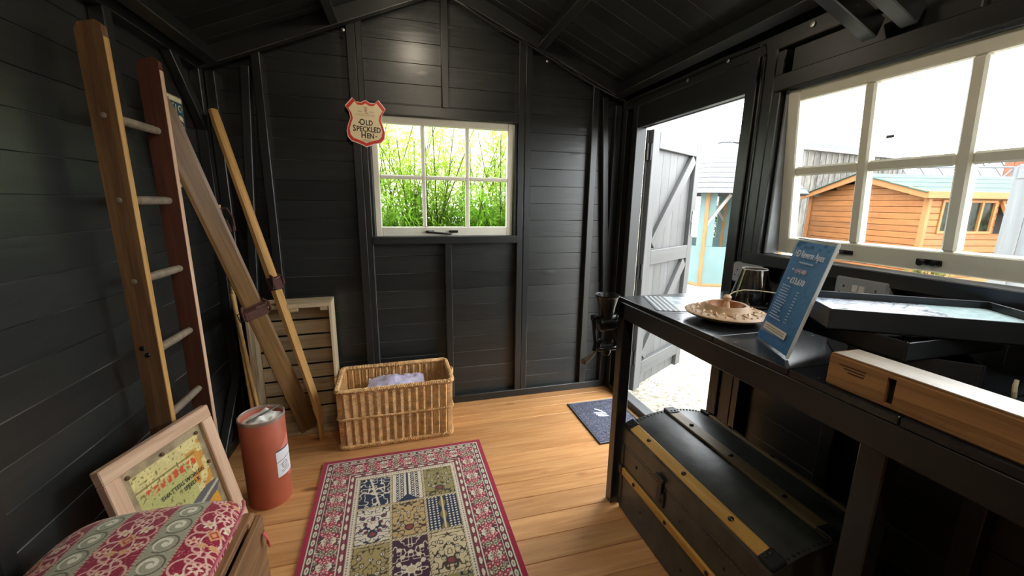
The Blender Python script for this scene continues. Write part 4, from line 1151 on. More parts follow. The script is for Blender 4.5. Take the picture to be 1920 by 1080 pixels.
# ------------------------------------------------------------------ things on the bench
def sheet(name, label, cat, pts, colf, res=60, z0=BT, th=.0015, group=None):
    """flat rectangular card: pts = origin corner, x edge end, y edge end"""
    o, a, b_ = (Vector((*p, z0)) for p in pts)
    W, H = (a - o).length, (b_ - o).length
    ob = colorgrid(name, np.linspace(0, W, res), np.linspace(0, H, res), th, lambda X, Y: colf(X / W, Y / H), attrmat('printed_card', .25, bscale=80, spec=.5), None, frame_mx(o, a - o, (0, 0, 1)), thick=th)
    return tag(ob, label, cat, group)
def card1(x, y):
    C = np.empty(x.shape + (3,)); C[:] = c3(196, 206, 214)
    put(C, (x < .28), c3(70, 82, 84)); 
    for k in range(4): put(C, (abs(x - .04 - k * .065) < .012), c3(206, 214, 214))
    put(C, (x > .34) & (y > .3) & (vnoise(x * 8, y * 8, 3) > .45), c3(150, 170, 184)); put(C, (x > .75) & (y < .5), c3(120, 140, 150))
    return C
sheet('laminated_leaflet', 'glossy pale blue laminated leaflet at the far end of the bench', 'leaflet', ((.872, 1.20), (1.14, 1.10), (.948, 1.418)), card1, 80)
def card2(x, y):
    C = np.empty(x.shape + (3,)); C[:] = c3(40, 62, 96); put(C, (x < .35) & (y > .35), c3(226, 200, 40)); put(C, (x > .42) & (x < .72) & (y > .62) & (y < .8), c3(210, 220, 232)); return C
sheet('blue_booklet', 'dark blue and yellow booklet lying under the smoked glass shade', 'booklet', ((1.13, 1.09), (1.28, 1.01), (1.20, 1.235)), card2, 50, th=.003)

dish = thing('carved_dish', 'round carved pale wooden dish with a turned centre knob', 'dish', (1.028, 1.052, BT))
prof = [(.0, .0), (.055, .0), (.065, .004), (.10, .012), (.122, .021), (.126, .026), (.122, .029), (.10, .031), (.078, .038), (.068, .050), (.062, .054), (.057, .052), (.052, .034), (.035, .016), (0, .012)]
obj('dish_body', MB().lathe(prof, 64), plain('dish_ground_wood', lin(176, 140, 102), .5, noise=.2, nscale=40), dish, smooth=True)
bm = MB()
for k in range(26):
    a = 2 * math.pi * k / 26; r0 = .082 + .006 * (k % 2)
    c = Vector((r0 * math.cos(a), r0 * math.sin(a), .0385)); rt = Matrix.Rotation(a + .7 * (1 if k % 2 else -1), 3, 'Z')
    bm.add([c + rt @ Vector(v) for v in ((-.016, 0, -.004), (0, -.006, -.002), (.016, 0, -.006), (0, .006, -.002), (0, 0, .004))], [(0, 1, 4), (1, 2, 4), (2, 3, 4), (3, 0, 4)])
    c = Vector((.106 * math.cos(a + .12), .106 * math.sin(a + .12), .0325)); rt = Matrix.Rotation(a + 1.4, 3, 'Z')
    bm.add([c + rt @ Vector(v) for v in ((-.010, 0, -.003), (0, -.005, -.001), (.010, 0, -.004), (0, .005, -.001), (0, 0, .0035))], [(0, 1, 4), (1, 2, 4), (2, 3, 4), (3, 0, 4)])
cv = obj('carved_leaves', bm, CARVED, dish); cv['kind'] = 'stuff'
obj('bowl_recess', MB().lathe([(0, .0125), (.035, .0168), (.0515, .0345), (.0562, .0525)], 48, cap=False), plain('dark_inner_wood', lin(150, 96, 56), .4), dish, smooth=True)
obj('centre_knob', MB().lathe([(.016, .012), (.014, .03), (.009, .055), (.0075, .062), (.012, .070), (.013, .077), (.008, .083), (0, .085)], 20), CARVED, dish, smooth=True)
cd = tag(obj('string', MB().tube([(1.03, 1.05, BT + .082), (1.045, 1.045, BT + .094), (1.07, 1.03, BT + .103), (1.10, 1.0, BT + .105), (1.13, .96, BT + .104), (1.145, .935, BT + .10), (1.148, .932, BT + .096)], .0016, 6), CREAMCORD), 'thin cream string arching from the carved dish knob', 'string')

sh = thing('glass_shade', 'smoked glass conical shade standing by the socket', 'shade', (1.268, 1.185, BT))
prof = [(.078, .0), (.0765, .012), (.043, .142), (.041, .142), (.0745, .012), (.076, .0)]
obj('smoked_cone', MB().lathe(prof, 48, closed=True), glassmat('smoked_glass', (.66, .61, .55, 1), gloss=.2, rough=.05), sh, smooth=True)
obj('glass_lip', MB().lathe([(.0405, .141), (.0435, .141), (.0435, .1435), (.0405, .1435)], 48, closed=True), plain('bright_glass_lip', (.6, .6, .58, 1), .15), sh, smooth=True)

# price sign in an acrylic stand
A_ = Vector((.976, .877, BT + .002)); B_ = Vector((.904, .718, BT + .002)); xd = (B_ - A_).normalized(); SW = (B_ - A_).length
nr = Vector((xd.y, -xd.x, 0)); nr = nr if nr.dot(Vector((-1, -.8, 0))) > 0 else -nr
up_ = (Vector((0, 0, .283)) - nr * .07).normalized(); SH = .293
# local X to the right as read, Y up the face, Z towards the reader
ps = thing('price_sign', 'blue HD Reverse Apex price sign in a clear acrylic stand', 'sign', mx=frame_mx(A_, xd, xd.cross(up_)))
ACR = glassmat('clear_acrylic', (.93, .95, .96, 1), rough=.04)
def bluecol(X, Y):
    C = np.empty(X.shape + (3,)); t = np.clip(Y / SH, 0, 1)[..., None]
    C[:] = c3(120, 176, 238) * t + c3(88, 144, 206) * (1 - t)
    put(C, (Y > SH * .93) & (vnoise(X * 60, Y * 60, 2) > .55), c3(84, 134, 196)); return C
colorgrid('blue_card', np.linspace(.004, SW - .004, 40), np.linspace(.004, SH - .006, 60), 0.0, bluecol, attrmat('printed_card', .25), ps, thick=.001)
obj('acrylic_front', MB().cbox((SW / 2, SH / 2, .0025), (SW, SH, .002), .0005), ACR, ps)
obj('acrylic_back', MB().cbox((SW / 2, SH / 2, -.0035), (SW, SH, .002), .0005), ACR, ps)
EDGE = plain('bright_acrylic_edge', (.75, .8, .82, 1), .2)
bm = MB(); bm.cbox((SW + .001, SH / 2, 0), (.003, SH, .008), .001); obj('acrylic_edge', bm, EDGE, ps)
bm = MB(); bm.cbox((SW / 2, SH + .001, 0), (SW, .003, .007), .001); obj('acrylic_edge', bm, EDGE, ps)
inv = ps.matrix_local.inverted()
loc = lambda p: inv @ Vector(p)
ft = [A_ + Vector((0, 0, -.001)), B_ + Vector((0, 0, -.001)), B_ - nr * .11 + Vector((0, 0, -.001)), A_ - nr * .11 + Vector((0, 0, -.001))]
fv = [loc(p) for p in ft] + [loc(p + Vector((0, 0, .0025))) for p in ft]
obj('acrylic_foot', MB().add(fv, [(3, 2, 1, 0), (4, 5, 6, 7), (0, 1, 5, 4), (1, 2, 6, 5), (2, 3, 7, 6), (3, 0, 4, 7)]), ACR, ps)
WI = plain('white_ink', lin(236, 240, 248), .5); REDI = plain('pink_ink', lin(232, 190, 198), .5)
def pst_(s_, x, y, size, mat=WI, al='CENTER', sx=.8, bold=0.0): text(ps, 'lettering', s_, size, mat, frame_mx((x * SW, y * SH, .0042), (1, 0, 0), (0, 0, 1)), al, .0003, sx, bold)
pst_('HD Reverse Apex', .51, .865, .0262, sx=.68)
pst_('was', .26, .725, .008); pst_('£14,100', .47, .715, .0175, REDI, sx=.85)
pst_('now', .24, .635, .008); pst_('£13,610', .50, .625, .0225, sx=.9, bold=.0003)
bm = MB(); bm.cbox((SW * .47, SH * .715, .0046), (SW * .34, .0012, .0006), .0002); obj('strike_through', bm, REDI, ps)
def pline(x0, x1, y, h=.0045):
    obj('text_line', MB().cbox(((x0 + x1) / 2 * SW, y * SH, .0043), ((x1 - x0) * SW, h, .0004), .0001), plain('faint_white_ink', lin(170, 192, 220), .6), ps)
pline(.34, .70, .795, .004)
for i, (a, b_) in enumerate(((.16, .40), (.16, .38), (.15, .36), (.15, .42), (.15, .40), (.15, .44), (.15, .41), (.14, .38), (.14, .36), (.14, .40), (.16, .34), (.14, .44), (.14, .50))):
    pline(a, b_, .565 - i * .026, .0028)
for i in range(11): pline(.60, .66, .54 - i * .028, .0025)
obj('cream_banner', MB().cbox((SW * .47, SH * .155, .0043), (SW * .66, .019, .0004), .0001), plain('cream_banner_ink', lin(226, 216, 200), .6), ps)
for i in range(2): obj('text_line', MB().cbox((SW * .47, SH * (.165 - i * .02), .0047), (SW * .56, .0025, .0003), .0001), plain('grey_ink', lin(150, 140, 130), .6), ps)

# black box trays
BOARDBLK = plain('black_card', (.012, .014, .016, 1), .4, noise=.2, nscale=20)
GREYIN = plain('grey_tray_lining', (.06, .065, .07, 1), .5, noise=.2, nscale=20)
def tray(label, loc, ang, L, W, H, floorfn=None):
    t = thing('black_tray', label, 'tray', loc, ang, group='black box trays on the bench')
    obj('tray_base', MB().cbox((L / 2, W / 2, .002), (L, W, .004), .001), BOARDBLK, t)
    for a, b_ in (((0, .002), (L, .002)), ((0, W - .002), (L, W - .002)), ((.002, .004), (.002, W - .004)), ((L - .002, .004), (L - .002, W - .004))):
        horiz = a[1] == b_[1]
        plank(t, 'tray_side', (a[0], a[1], H / 2), (b_[0], b_[1], H / 2), H, .004, (0, 1, 0) if horiz else (1, 0, 0), BOARDBLK, .001)
    if floorfn is not None:
        colorgrid('tray_print', np.linspace(.006, L - .006, 80), np.linspace(.006, W - .006, 50), .006 if H < .045 else H * .62, floorfn, attrmat('printed_card', .25), t, thick=.002)
    return t
def marble(X, Y):
    C = np.empty(X.shape + (3,)); C[:] = c3(226, 230, 238); n = vnoise(X * 30 + 6 * vnoise(X * 12, Y * 12, 2), Y * 50, 3)
    put(C, abs(n - .5) < .05, c3(150, 160, 176)); put(C, abs(n - .62) < .02, c3(96, 104, 122)); put(C, X > .27, c3(196, 222, 224)); put(C, (X > .27) & (abs(n - .4) < .05), c3(214, 236, 238)); return C
def plainw(X, Y):
    C = np.empty(X.shape + (3,)); C[:] = c3(206, 210, 214); return C
ang = math.atan2(-.54, .84)
tray('topmost black tray lined with white marbled paper', (.91, .64, 1.055), ang, .41, .225, .047, marble)
t2 = tray('middle black tray holding a black wire stand', (.985, .53, 1.012), 0, .31, .27, .042, plainw)
bm = MB()
for a, b_ in (((0, .0), (.10, .06)), ((.02, .07), (.12, .02)), ((.0, .03), (.13, .055))): bm.tube([(1.02 + a[0], .56 + a[1], 1.03), (1.02 + b_[0], .56 + b_[1], 1.034)], .0035, 6)
tag(obj('wire_stand', bm, BOARDBLK), 'small crossed black wire stand in the middle tray', 'stand')
t3 = tray('lowest black tray turned on the bench top', (1.13, .478, BT + .001), math.atan2(.70, .714), .24, .22, .058)

# oak beam offcut
OB0, OB1, OD, OHt = -.05, .590, .075, .070
ob = thing('oak_beam', 'long oak beam offcut with a cut mortise slot on the bench edge', 'beam', (.862, 0, BT + .001))
sl0, sl1 = .470, .484
bm = MB()
Ls = OB1 - OB0; u0, u1 = OB1 - sl1, OB1 - sl0
# local frame of the body: X along the beam, Y up, Z towards the viewer; chamfered outline with the slot cut into the face
def bq(x0, x1, y0, y1, z0, z1): bm.box(((x0 + x1) / 2, (y0 + y1) / 2, (z0 + z1) / 2), (x1 - x0, y1 - y0, z1 - z0))
bq(0, Ls, 0, OHt, -OD, -.03); bq(0, u0, 0, OHt, -.03, -.003); bq(u1, Ls, 0, OHt, -.03, -.003); bq(u0, u1, .060, OHt, -.03, -.003); bq(u0, u1, 0, .008, -.03, -.003)
for a_, b__ in ((0, u0), (u1, Ls)): bm.prism([(0.003, -.003), (OHt - .003, -.003), (OHt - .005, 0), (.004, 0)], a_, b__, Matrix(((0, 0, 1), (1, 0, 0), (0, 1, 0))))
bq(u0, u1, .060, OHt - .004, -.003, 0); bq(u0, u1, .004, .008, -.003, 0)
obj('beam_body', bm, OAKBEAM, ob, frame_mx((0, OB1, 0), (0, -1, 0), (-1, 0, 0)))
plank(ob, 'worn_top', (OD / 2 + .001, OB1 - .004, OHt + .0006), (OD / 2 + .001, OB0, OHt + .0006), OD - .006, .002, (0, 0, 1), wood('bleached_beam_top', lin(176, 164, 150), lin(212, 202, 190), rough=.35, var=.05, bump=.3, knots=.3, grain=18), .0008)['label'] = 'bleached grey top face'
obj('mortise_slot', MB().cbox((.016, (sl0 + sl1) / 2, .034), (.012, sl1 - sl0, .05), .001), plain('dark_hole', (.004, .004, .004, 1), .6), ob)
for k in range(3): obj('burnt_mark', MB().cbox((-.0002, .545 - .004 * k, .052 - .006 * k), (.0006, .05 - .01 * k, .0028), .0002), plain('burnt_ink', lin(70, 44, 24), .7), ob)
rp = tag(obj('rope_end', MB().tube([(1.178, .45, BT), (1.174, .45, BT + .012), (1.176, .452, BT + .024), (1.182, .454, BT + .034)], [.004, .0042, .004, .0035], 8), CREAMCORD), 'stubby cream rope end standing on the bench top', 'rope')

# sockets on the right wall
PLAST = plain('grey_socket_plastic', lin(150, 152, 154), .45); LPLAST = plain('pale_switch_plastic', lin(214, 212, 204), .4)
def socket(label, yc, zc, W, H, x=XR + .008):
    t = thing('wall_socket', label, 'socket', (x, yc, zc), group='surface sockets on the right wall')
    obj('socket_box', MB().cbox((-.017, 0, 0), (.036, W, H), .007), PLAST, t)
    obj('switch', MB().cbox((-.0365, .012, .008), (.004, .016, .022), .001), LPLAST, t); obj('switch', MB().cbox((-.0365, -.008, .008), (.004, .016, .022), .001), LPLAST, t)
    for s in (-1, 1):
        for k, (dy, dz, w, h) in enumerate(((0, .016, .004, .008), (-.011, -.006, .007, .004), (.011, -.006, .007, .004))):
            obj('pin_slot', MB().cbox((-.0355, s * W * .3 + dy, dz - .005), (.002, w, h), .0005), plain('black_slot', (.01, .01, .01, 1), .5), t)
socket('grey double socket behind the black trays below the window', .90, 1.062, .155, .086)
socket('grey double socket behind the smoked glass shade', 1.335, 1.045, .15, .086)

# shield sign hanging over the window corner
sg = thing('shield_sign', 'red edged cream shield sign reading Old Speckled Hen', 'sign', mx=frame_mx((-.168, YB - .006, 1.752), (1, 0, -.03), (0, -1, 0)))
half = [(0, .113), (.022, .100), (.048, .100), (.068, .119), (.105, .075), (.086, .045), (.080, .015), (.092, -.020), (.101, -.052), (.096, -.086), (.078, -.106), (.040, -.117), (.016, -.126), (0, -.134)]
def shield(s, z0, z1, nm, mat):
    pts = [(x * s, y * s) for x, y in half]; pts = pts + [(-x, y) for x, y in pts[-2:0:-1]]
    return obj(nm, MB().prism(pts, z0, z1), mat, sg)
shield(1.0, 0, .004, 'shield_edge', plain('pale_pink_edge', lin(250, 226, 214), .4)); shield(.965, .0005, .0046, 'red_border', plain('red_enamel', lin(214, 52, 34), .35)); shield(.84, .001, .0052, 'cream_face', plain('cream_enamel', lin(240, 222, 180), .4))
BLK = plain('black_enamel', lin(30, 26, 22), .45); FAINT = plain('faint_tan_print', lin(196, 172, 134), .5)
def smallcaps(first, rest, x, y, big, small, gap):
    text(sg, 'lettering', first, big, BLK, frame_mx((x, y, .0056), (1, 0, 0), (0, 0, 1)), 'RIGHT', .0003, .82, .0009)
    text(sg, 'lettering', rest, small, BLK, frame_mx((x + gap, y - .002, .0056), (1, 0, 0), (0, 0, 1)), 'LEFT', .0003, .82, .0009)
smallcaps('O', 'LD', -.004, -.004, .046, .038, .002)
smallcaps('S', 'PECKLED', -.052, -.038, .046, .038, .002)
smallcaps('H', 'EN', .000, -.072, .046, .038, .002)
for x, y in ((-.036, -.006), (.052, -.074)): obj('flourish', MB().cbox((x, y, .0056), (.009, .005, .0006), .0002), BLK, sg)
text(sg, 'lettering', 'MORLAND', .018, FAINT, frame_mx((0, .034, .0056), (1, 0, 0), (0, 0, 1)), 'CENTER', .0003, 1.1)
bm = MB(); bm.cbox((0, .074, .0056), (.022, .004, .0006), .0002); bm.cbox((0, .060, .0056), (.014, .02, .0006), .0002); bm.cbox((.006, .045, .0056), (.018, .005, .0006), .0002); obj('emblem', bm, FAINT, sg)
for x in (-.03, .03): obj('emblem', MB().cbox((x, .052, .0056), (.022, .004, .0005), .0002), FAINT, sg)
for y in (-.094, -.101): obj('small_print', MB().cbox((.001, y, .0056), (.042, .003, .0005), .0002), FAINT, sg)

# electric cable along the rafter
pts = [(RX + .06, YB - .03, zraf(RX + .06) + .005)] + [(RX + .06 + u * 1.05, YB - .032 - .004 * math.sin(u * 22), zraf(RX + .06 + u * 1.05) + .002 - .012 * math.sin(math.pi * ((u * 3) % 1))) for u in np.linspace(.05, 1, 24)]
pts += [(1.385, 2.40, 1.945), (1.385, 2.30, 1.955), (1.388, 2.0, 1.952), (1.388, 1.6, 1.956), (1.392, 1.42, 1.95), (1.40, 1.405, 1.90), (1.402, 1.405, 1.6), (1.402, 1.405, 1.10)]
tag(obj('electric_cable', MB().tube(pts, .0032, 6), plain('black_cable', (.03, .03, .03, 1), .35)), 'thin black electric cable clipped along the right rafter', 'cable')
pts = [(RX + .06 + u * 1.02, YB - .045 - .003 * math.sin(u * 17), zraf(RX + .06 + u * 1.02) - .010 - .014 * math.sin(math.pi * ((u * 2) % 1))) for u in np.linspace(0, 1, 26)]
tag(obj('electric_cable', MB().tube(pts, .0028, 6), plain('black_cable', (.03, .03, .03, 1), .35)), 'second looser black cable sagging just below the rafter cable', 'cable')

# ------------------------------------------------------------------ outside
GZ = -.15
def gravelmat():
    t = NT('pale_gravel'); tc = t.n('ShaderNodeTexCoord'); vo = t.n('ShaderNodeTexVoronoi'); vo.inputs['Scale'].default_value = 38
    t.l(tc.outputs['Object'], vo.inputs['Vector'])
    sp = t.n('ShaderNodeSeparateColor'); t.l(vo.outputs['Color'], sp.inputs[0])
    t.l(t.ramp(sp.outputs[0], [(0, lin(100, 94, 80)), (.3, lin(132, 126, 112)), (1, lin(156, 150, 138))]), t.b.inputs['Base Color'])
    t.b.inputs['Roughness'].default_value = .9
    bp = t.n('ShaderNodeBump'); bp.inputs['Strength'].default_value = .5; bp.inputs['Distance'].default_value = .01; bp.invert = True
    t.l(vo.outputs['Distance'], bp.inputs['Height']); t.l(bp.outputs[0], t.b.inputs['Normal'])
    return t.m
gr = obj('gravel_yard', MB().box((14, 8, GZ - .05), (60, 60, .1)), gravelmat())
gr['label'] = 'pale gravel yard outside the open doorway'; gr['category'] = 'ground'; gr['kind'] = 'structure'
# loose stones near the threshold
bm = MB()
for i in range(420):
    a, b_ = random.uniform(1.5, 3.6), random.uniform(1.4, 3.2); r = random.uniform(.006, .016)
    vs = [Vector((random.uniform(.7, 1.2) * r * sx, random.uniform(.7, 1.2) * r * sy, 0)) for sx, sy in ((1, 0), (0, 1), (-1, 0), (0, -1))]
    bm.add([v + Vector((a, b_, GZ)) for v in vs] + [(a, b_, GZ + r * .8)], [(0, 1, 4), (1, 2, 4), (2, 3, 4), (3, 0, 4)])
ls = obj('loose_stones', bm, plain('grey_stones', lin(150, 144, 132), .9, noise=.4, nscale=8)); tag(ls, 'scattered loose stones on the gravel by the doorway', 'stones', kind='stuff')

# orange shed
OR = wood('orange_cedar_boards', lin(122, 74, 32), lin(148, 94, 46), rough=.7, var=.1, bump=.2, knots=.4, grain=8)
ORL = wood('light_orange_trim', lin(134, 86, 42), lin(156, 104, 58), rough=.7, var=.06, bump=.15, knots=.2, grain=8)
K = Vector((7.85, 4.40, 0)); L_ = Vector((8.22, 6.54, 0)); gx = (L_ - K); GWd = gx.length; gx.normalize(); sx_ = Vector((gx.y, -gx.x, 0)); sx_ = sx_ if sx_.x > 0 else -sx_
SD = 3.0; EV = 1.56; AP = 1.86
os_ = thing('orange_shed', 'orange timber summerhouse with a green felt roof outside the window', 'shed', mx=frame_mx(K + Vector((0, 0, GZ)), sx_, (0, 0, 1)))
# local: X along the side wall, Y along the gable (towards L)
sgn = 1 if (Vector((0, 0, 1)).cross(sx_)).dot(gx) > 0 else -1
ev, ap = EV - GZ, AP - GZ
nbd = 17; bh = ev / nbd
for i in range(nbd + 3):
    zc = bh * (i + .5)
    if i < nbd: a, b_ = 0, GWd
    else:
        f = (zc - ev) / (ap - ev); a, b_ = GWd / 2 * f, GWd * (1 - f / 2)
        if b_ - a < .1: continue
    plank(os_, 'gable_board', (-.01, sgn * a, zc), (-.01, sgn * b_, zc), bh - .004, .03, (-1, 0, 0), OR, .008)
W_ = [(.22, .58), (.68, 1.18), (1.24, 1.56)]
for i in range(nbd):
    zc = bh * (i + .5)
    cuts = W_ if 1.1 < zc < 1.6 else []
    x = .0
    for a, b_ in cuts: 
        if a - x > .02: plank(os_, 'side_board', (x, -sgn * .01, zc), (a, -sgn * .01, zc), bh - .004, .03, (0, -sgn, 0), OR, .008)
        x = b_
    plank(os_, 'side_board', (x, -sgn * .01, zc), (SD, -sgn * .01, zc), bh - .004, .03, (0, -sgn, 0), OR, .008)
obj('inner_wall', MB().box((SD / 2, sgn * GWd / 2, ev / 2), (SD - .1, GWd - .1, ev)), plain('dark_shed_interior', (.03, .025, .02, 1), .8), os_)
for x, y in ((-.02, 0), (-.02, sgn * GWd)): plank(os_, 'corner_post', (x, y - sgn * .02 if y == 0 else y, 0), (x, y - sgn * .02 if y == 0 else y, ev), .08, .06, (-1, 0, 0), ORL)
SHGL = plain('shed_window_glass', (.018, .022, .014, 1), .2, spec=.08, noise=.8, nscale=9)
for i, (a, b_) in enumerate(W_):
    mx_ = Matrix.Translation((0, -sgn * .02, 0))
    if i == 2: mx_ = Matrix.Translation((0, -sgn * .03, 1.6)) @ Matrix.Rotation(-sgn * .45, 4, 'X') @ Matrix.Translation((0, 0, -1.6))
    f = obj('shed_window', MB().cbox(((a + b_) / 2, 0, 1.12), (b_ - a, .05, .04), .004).cbox(((a + b_) / 2, 0, 1.60), (b_ - a, .05, .04), .004).cbox((a + .02, 0, 1.36), (.04, .05, .46), .004).cbox((b_ - .02, 0, 1.36), (.04, .05, .46), .004), ORL, os_, mx_)
    if i == 1: obj('window_bar', MB().cbox(((a + b_) / 2, 0, 1.36), (.035, .045, .46), .003), ORL, f)
    obj('window_pane', MB().cbox(((a + b_) / 2, sgn * .012, 1.36), (b_ - a - .07, .008, .46), .001), SHGL, f)
rs_ = (ap - ev) / (GWd / 2)
GF = plain('green_roof_felt', lin(52, 76, 65), .9, noise=.15, nscale=3)
for side in (0, 1):
    for k in range(4):
        # felt strips down the slope
        y0 = GWd / 2 + (-1 if side == 0 else 1) * (GWd / 2 + .12) * (k / 4); y1 = GWd / 2 + (-1 if side == 0 else 1) * (GWd / 2 + .12) * ((k + 1) / 4)
        zf = lambda y: ap + .05 - abs(y - GWd / 2) * rs_ + .006 * (3 - k)
        a = Vector((SD / 2 - .05, sgn * y0, zf(y0))); b_ = Vector((SD / 2 - .05, sgn * y1, zf(y1)))
        plank(os_, 'felt_strip', a, b_, SD + .3, .018, Vector((0, sgn * (-rs_ if side == 0 else rs_), 1)), GF)
    ye = -.12 if side == 0 else GWd + .12
    plank(os_, 'barge_board', (-.16, sgn * GWd / 2, ap + .01), (-.16, sgn * ye, ap + .01 - (GWd / 2 + .12) * rs_), .11, .025, (-1, 0, 0), ORL)
plank(os_, 'fascia_board', (-.17, -sgn * .12, ev - .02), (SD + .1, -sgn * .12, ev - .02), .10, .025, (0, -sgn, 0), ORL)

# pavilion
PVC = Vector((6.36, 7.06, GZ))
SHW = plain('pale_roof_shingle', lin(84, 85, 87), .85, noise=.12, nscale=6); CAN = plain('teal_canvas', lin(94, 116, 115), .85, noise=.08, nscale=3)
PALEP = wood('pale_pavilion_post', lin(124, 90, 50), lin(144, 110, 68), rough=.6, var=.08, bump=.1, knots=.3)
pv = thing('garden_pavilion', 'hexagonal garden pavilion with pale shingle roof and teal canvas', 'pavilion', PVC, math.radians(41)); pv.scale = (.95, .95, .98)
def hexa(r, k): a = math.pi / 3 * k; return Vector((r * math.cos(a), r * math.sin(a), 0))
NR = 11
for j in range(NR):
    f0, f1 = j / NR, (j + 1) / NR
    r0 = 1.72 * (1 - f0) ** .62 + .05; r1 = 1.72 * (1 - f1) ** .62 + .05
    z0 = 1.74 + 1.04 * f0; z1 = 1.74 + 1.04 * f1 + .02
    vs = [hexa(r0 + .035, k) + Vector((0, 0, z0)) for k in range(6)] + [hexa(r1 + .0, k) + Vector((0, 0, z1)) for k in range(6)] + [hexa(max(.01, r0 - .03), k) + Vector((0, 0, z0)) for k in range(6)] + [hexa(max(.01, r1 - .03), k) + Vector((0, 0, z1)) for k in range(6)]
    fs = []
    for k in range(6):
        q = (k + 1) % 6; fs += [(k, q, 6 + q, 6 + k), (12 + q, 12 + k, 18 + k, 18 + q), (12 + k, 12 + q, q, k), (6 + k, 6 + q, 18 + q, 18 + k)]
    obj('shingle_course', MB().add(vs, fs), SHW, pv)
obj('roof_cap', MB().lathe([(.16, 2.78), (.14, 2.82), (0, 2.84)], 6), SHW, pv)
for k in range(6):
    p = hexa(1.42, k); plank(pv, 'post', p, p + Vector((0, 0, 1.75)), .07, .07, p, PALEP)
    q = hexa(1.42, k + 1); d = q - p
    if k != 1: plank(pv, 'canvas_panel', p * 1.0 + Vector((0, 0, .40)) + d * .02, q + Vector((0, 0, .40)) - d * .02, .72, .02, (p + q), CAN)
    plank(pv, 'base_rail', p + Vector((0, 0, .03)), q + Vector((0, 0, .03)), .05, .06, (p + q), PALEP)
    for e, g in ((p, d), (q, -d)):
        plank(pv, 'canvas_curtain', e + g.normalized() * .10 + Vector((0, 0, .76)), e + g.normalized() * .10 + Vector((0, 0, 1.74)), .13, .02, (p + q), CAN)
    plank(pv, 'roof_strut', p + Vector((0, 0, 1.15)), p + d * .28 + Vector((0, 0, 1.72)), .06, .05, (p + q), wood('grey_strut', lin(120, 116, 110), lin(150, 146, 140), var=.05))

# weathered barn
BARNW = wood('weathered_barn_board', lin(54, 50, 46), lin(108, 104, 97), rough=.9, var=.35, bump=.3, knots=.3, grain=3)
ba, bb = Vector((12.4, 13.6, GZ)), Vector((25.2, 15.4, GZ)); bd_ = (bb - ba); BL = bd_.length; bd_.normalize(); bn_ = Vector((bd_.y, -bd_.x, 0))
bn_ = bn_ if bn_.y < 0 else -bn_
barn = thing('weathered_barn', 'long grey weathered board barn with a pale gutter far behind', 'barn', ba)
nbb = 60
for i in range(nbb):
    p = bd_ * (BL * (i + .5) / nbb) + bn_ * (.02 if i % 2 else 0)
    plank(barn, 'barn_board', p, p + Vector((0, 0, 3.95)), BL / nbb - .012, .03, bn_, BARNW)
obj('barn_backing', MB().box((0, 0, 0), (BL, .1, 3.9)), plain('dark_barn_gap', (.03, .03, .03, 1), .9), barn, frame_mx(bd_ * BL / 2 - bn_ * .1 + Vector((0, 0, 1.95)), bd_, (0, 0, 1)))
PG = plain('pale_gutter', lin(120, 120, 118), .7)
plank(barn, 'gutter', Vector((0, 0, 3.98)) + bn_ * .15, bd_ * BL + Vector((0, 0, 3.98)) + bn_ * .15, .12, .14, bn_, PG)
plank(barn, 'roof_edge', Vector((0, 0, 4.1)) + bn_ * .1, bd_ * BL + Vector((0, 0, 4.1)) + bn_ * .1, .1, .3, (0, 0, 1), plain('grey_sheet_roof', lin(100, 100, 100), .8))

# steel lattice frame beyond the orange shed
TRS = plain('grey_truss_steel', lin(92, 94, 98), .6)
for i, (az0, az1, r0, r1, zt_) in enumerate(((58.3, 65.6, 22, 24, 3.25), (58.3, 65.6, 19.5, 21.5, 2.72))):
    a = Vector((math.sin(math.radians(az0)) * r0, math.cos(math.radians(az0)) * r0, zt_)); b_ = Vector((math.sin(math.radians(az1)) * r1, math.cos(math.radians(az1)) * r1, zt_))
    tr = thing('steel_truss', ['upper grey steel lattice truss between the barns', 'lower grey steel lattice truss above the green roof'][i], 'truss', (a.x, a.y, GZ), group='lattice trusses between the barns')
    d = b_ - a; h = .34; zz = zt_ - GZ
    for o_ in (0, h): obj('chord', MB().tube([(0, 0, zz - o_), (d.x, d.y, zz - o_)], .035, 6), TRS, tr)
    for k in range(6): 
        p, q = d * (k / 6), d * ((k + .5) / 6); s_ = d * ((k + 1) / 6)
        obj('web', MB().tube([(p.x, p.y, zz), (q.x, q.y, zz - h)], .022, 5), TRS, tr); obj('web', MB().tube([(q.x, q.y, zz - h), (s_.x, s_.y, zz)], .022, 5), TRS, tr)
    for p in (Vector((0, 0, 0)), d): obj('truss_post', MB().tube([(p.x, p.y, 0), (p.x, p.y, zz)], .05, 6), TRS, tr)
# second barn end on the right
rb = thing('brick_barn_end', 'far right barn end with rusty brown corner boards', 'barn', (20.2, 9.3, GZ))
rd = Vector((.9, -.43, 0)); rn = Vector((-.43, -.9, 0))
for i in range(14):
    p = rd * (.26 * i); plank(rb, 'barn_board', p, p + Vector((0, 0, 3.3)), .25, .04, rn, BARNW if i > 1 else plain('rusty_boards', lin(110, 66, 44), .8, noise=.3))
plank(rb, 'roof_edge', Vector((0, 0, 3.35)), rd * 3.6 + Vector((0, 0, 3.35)), .14, .3, rn, PG)
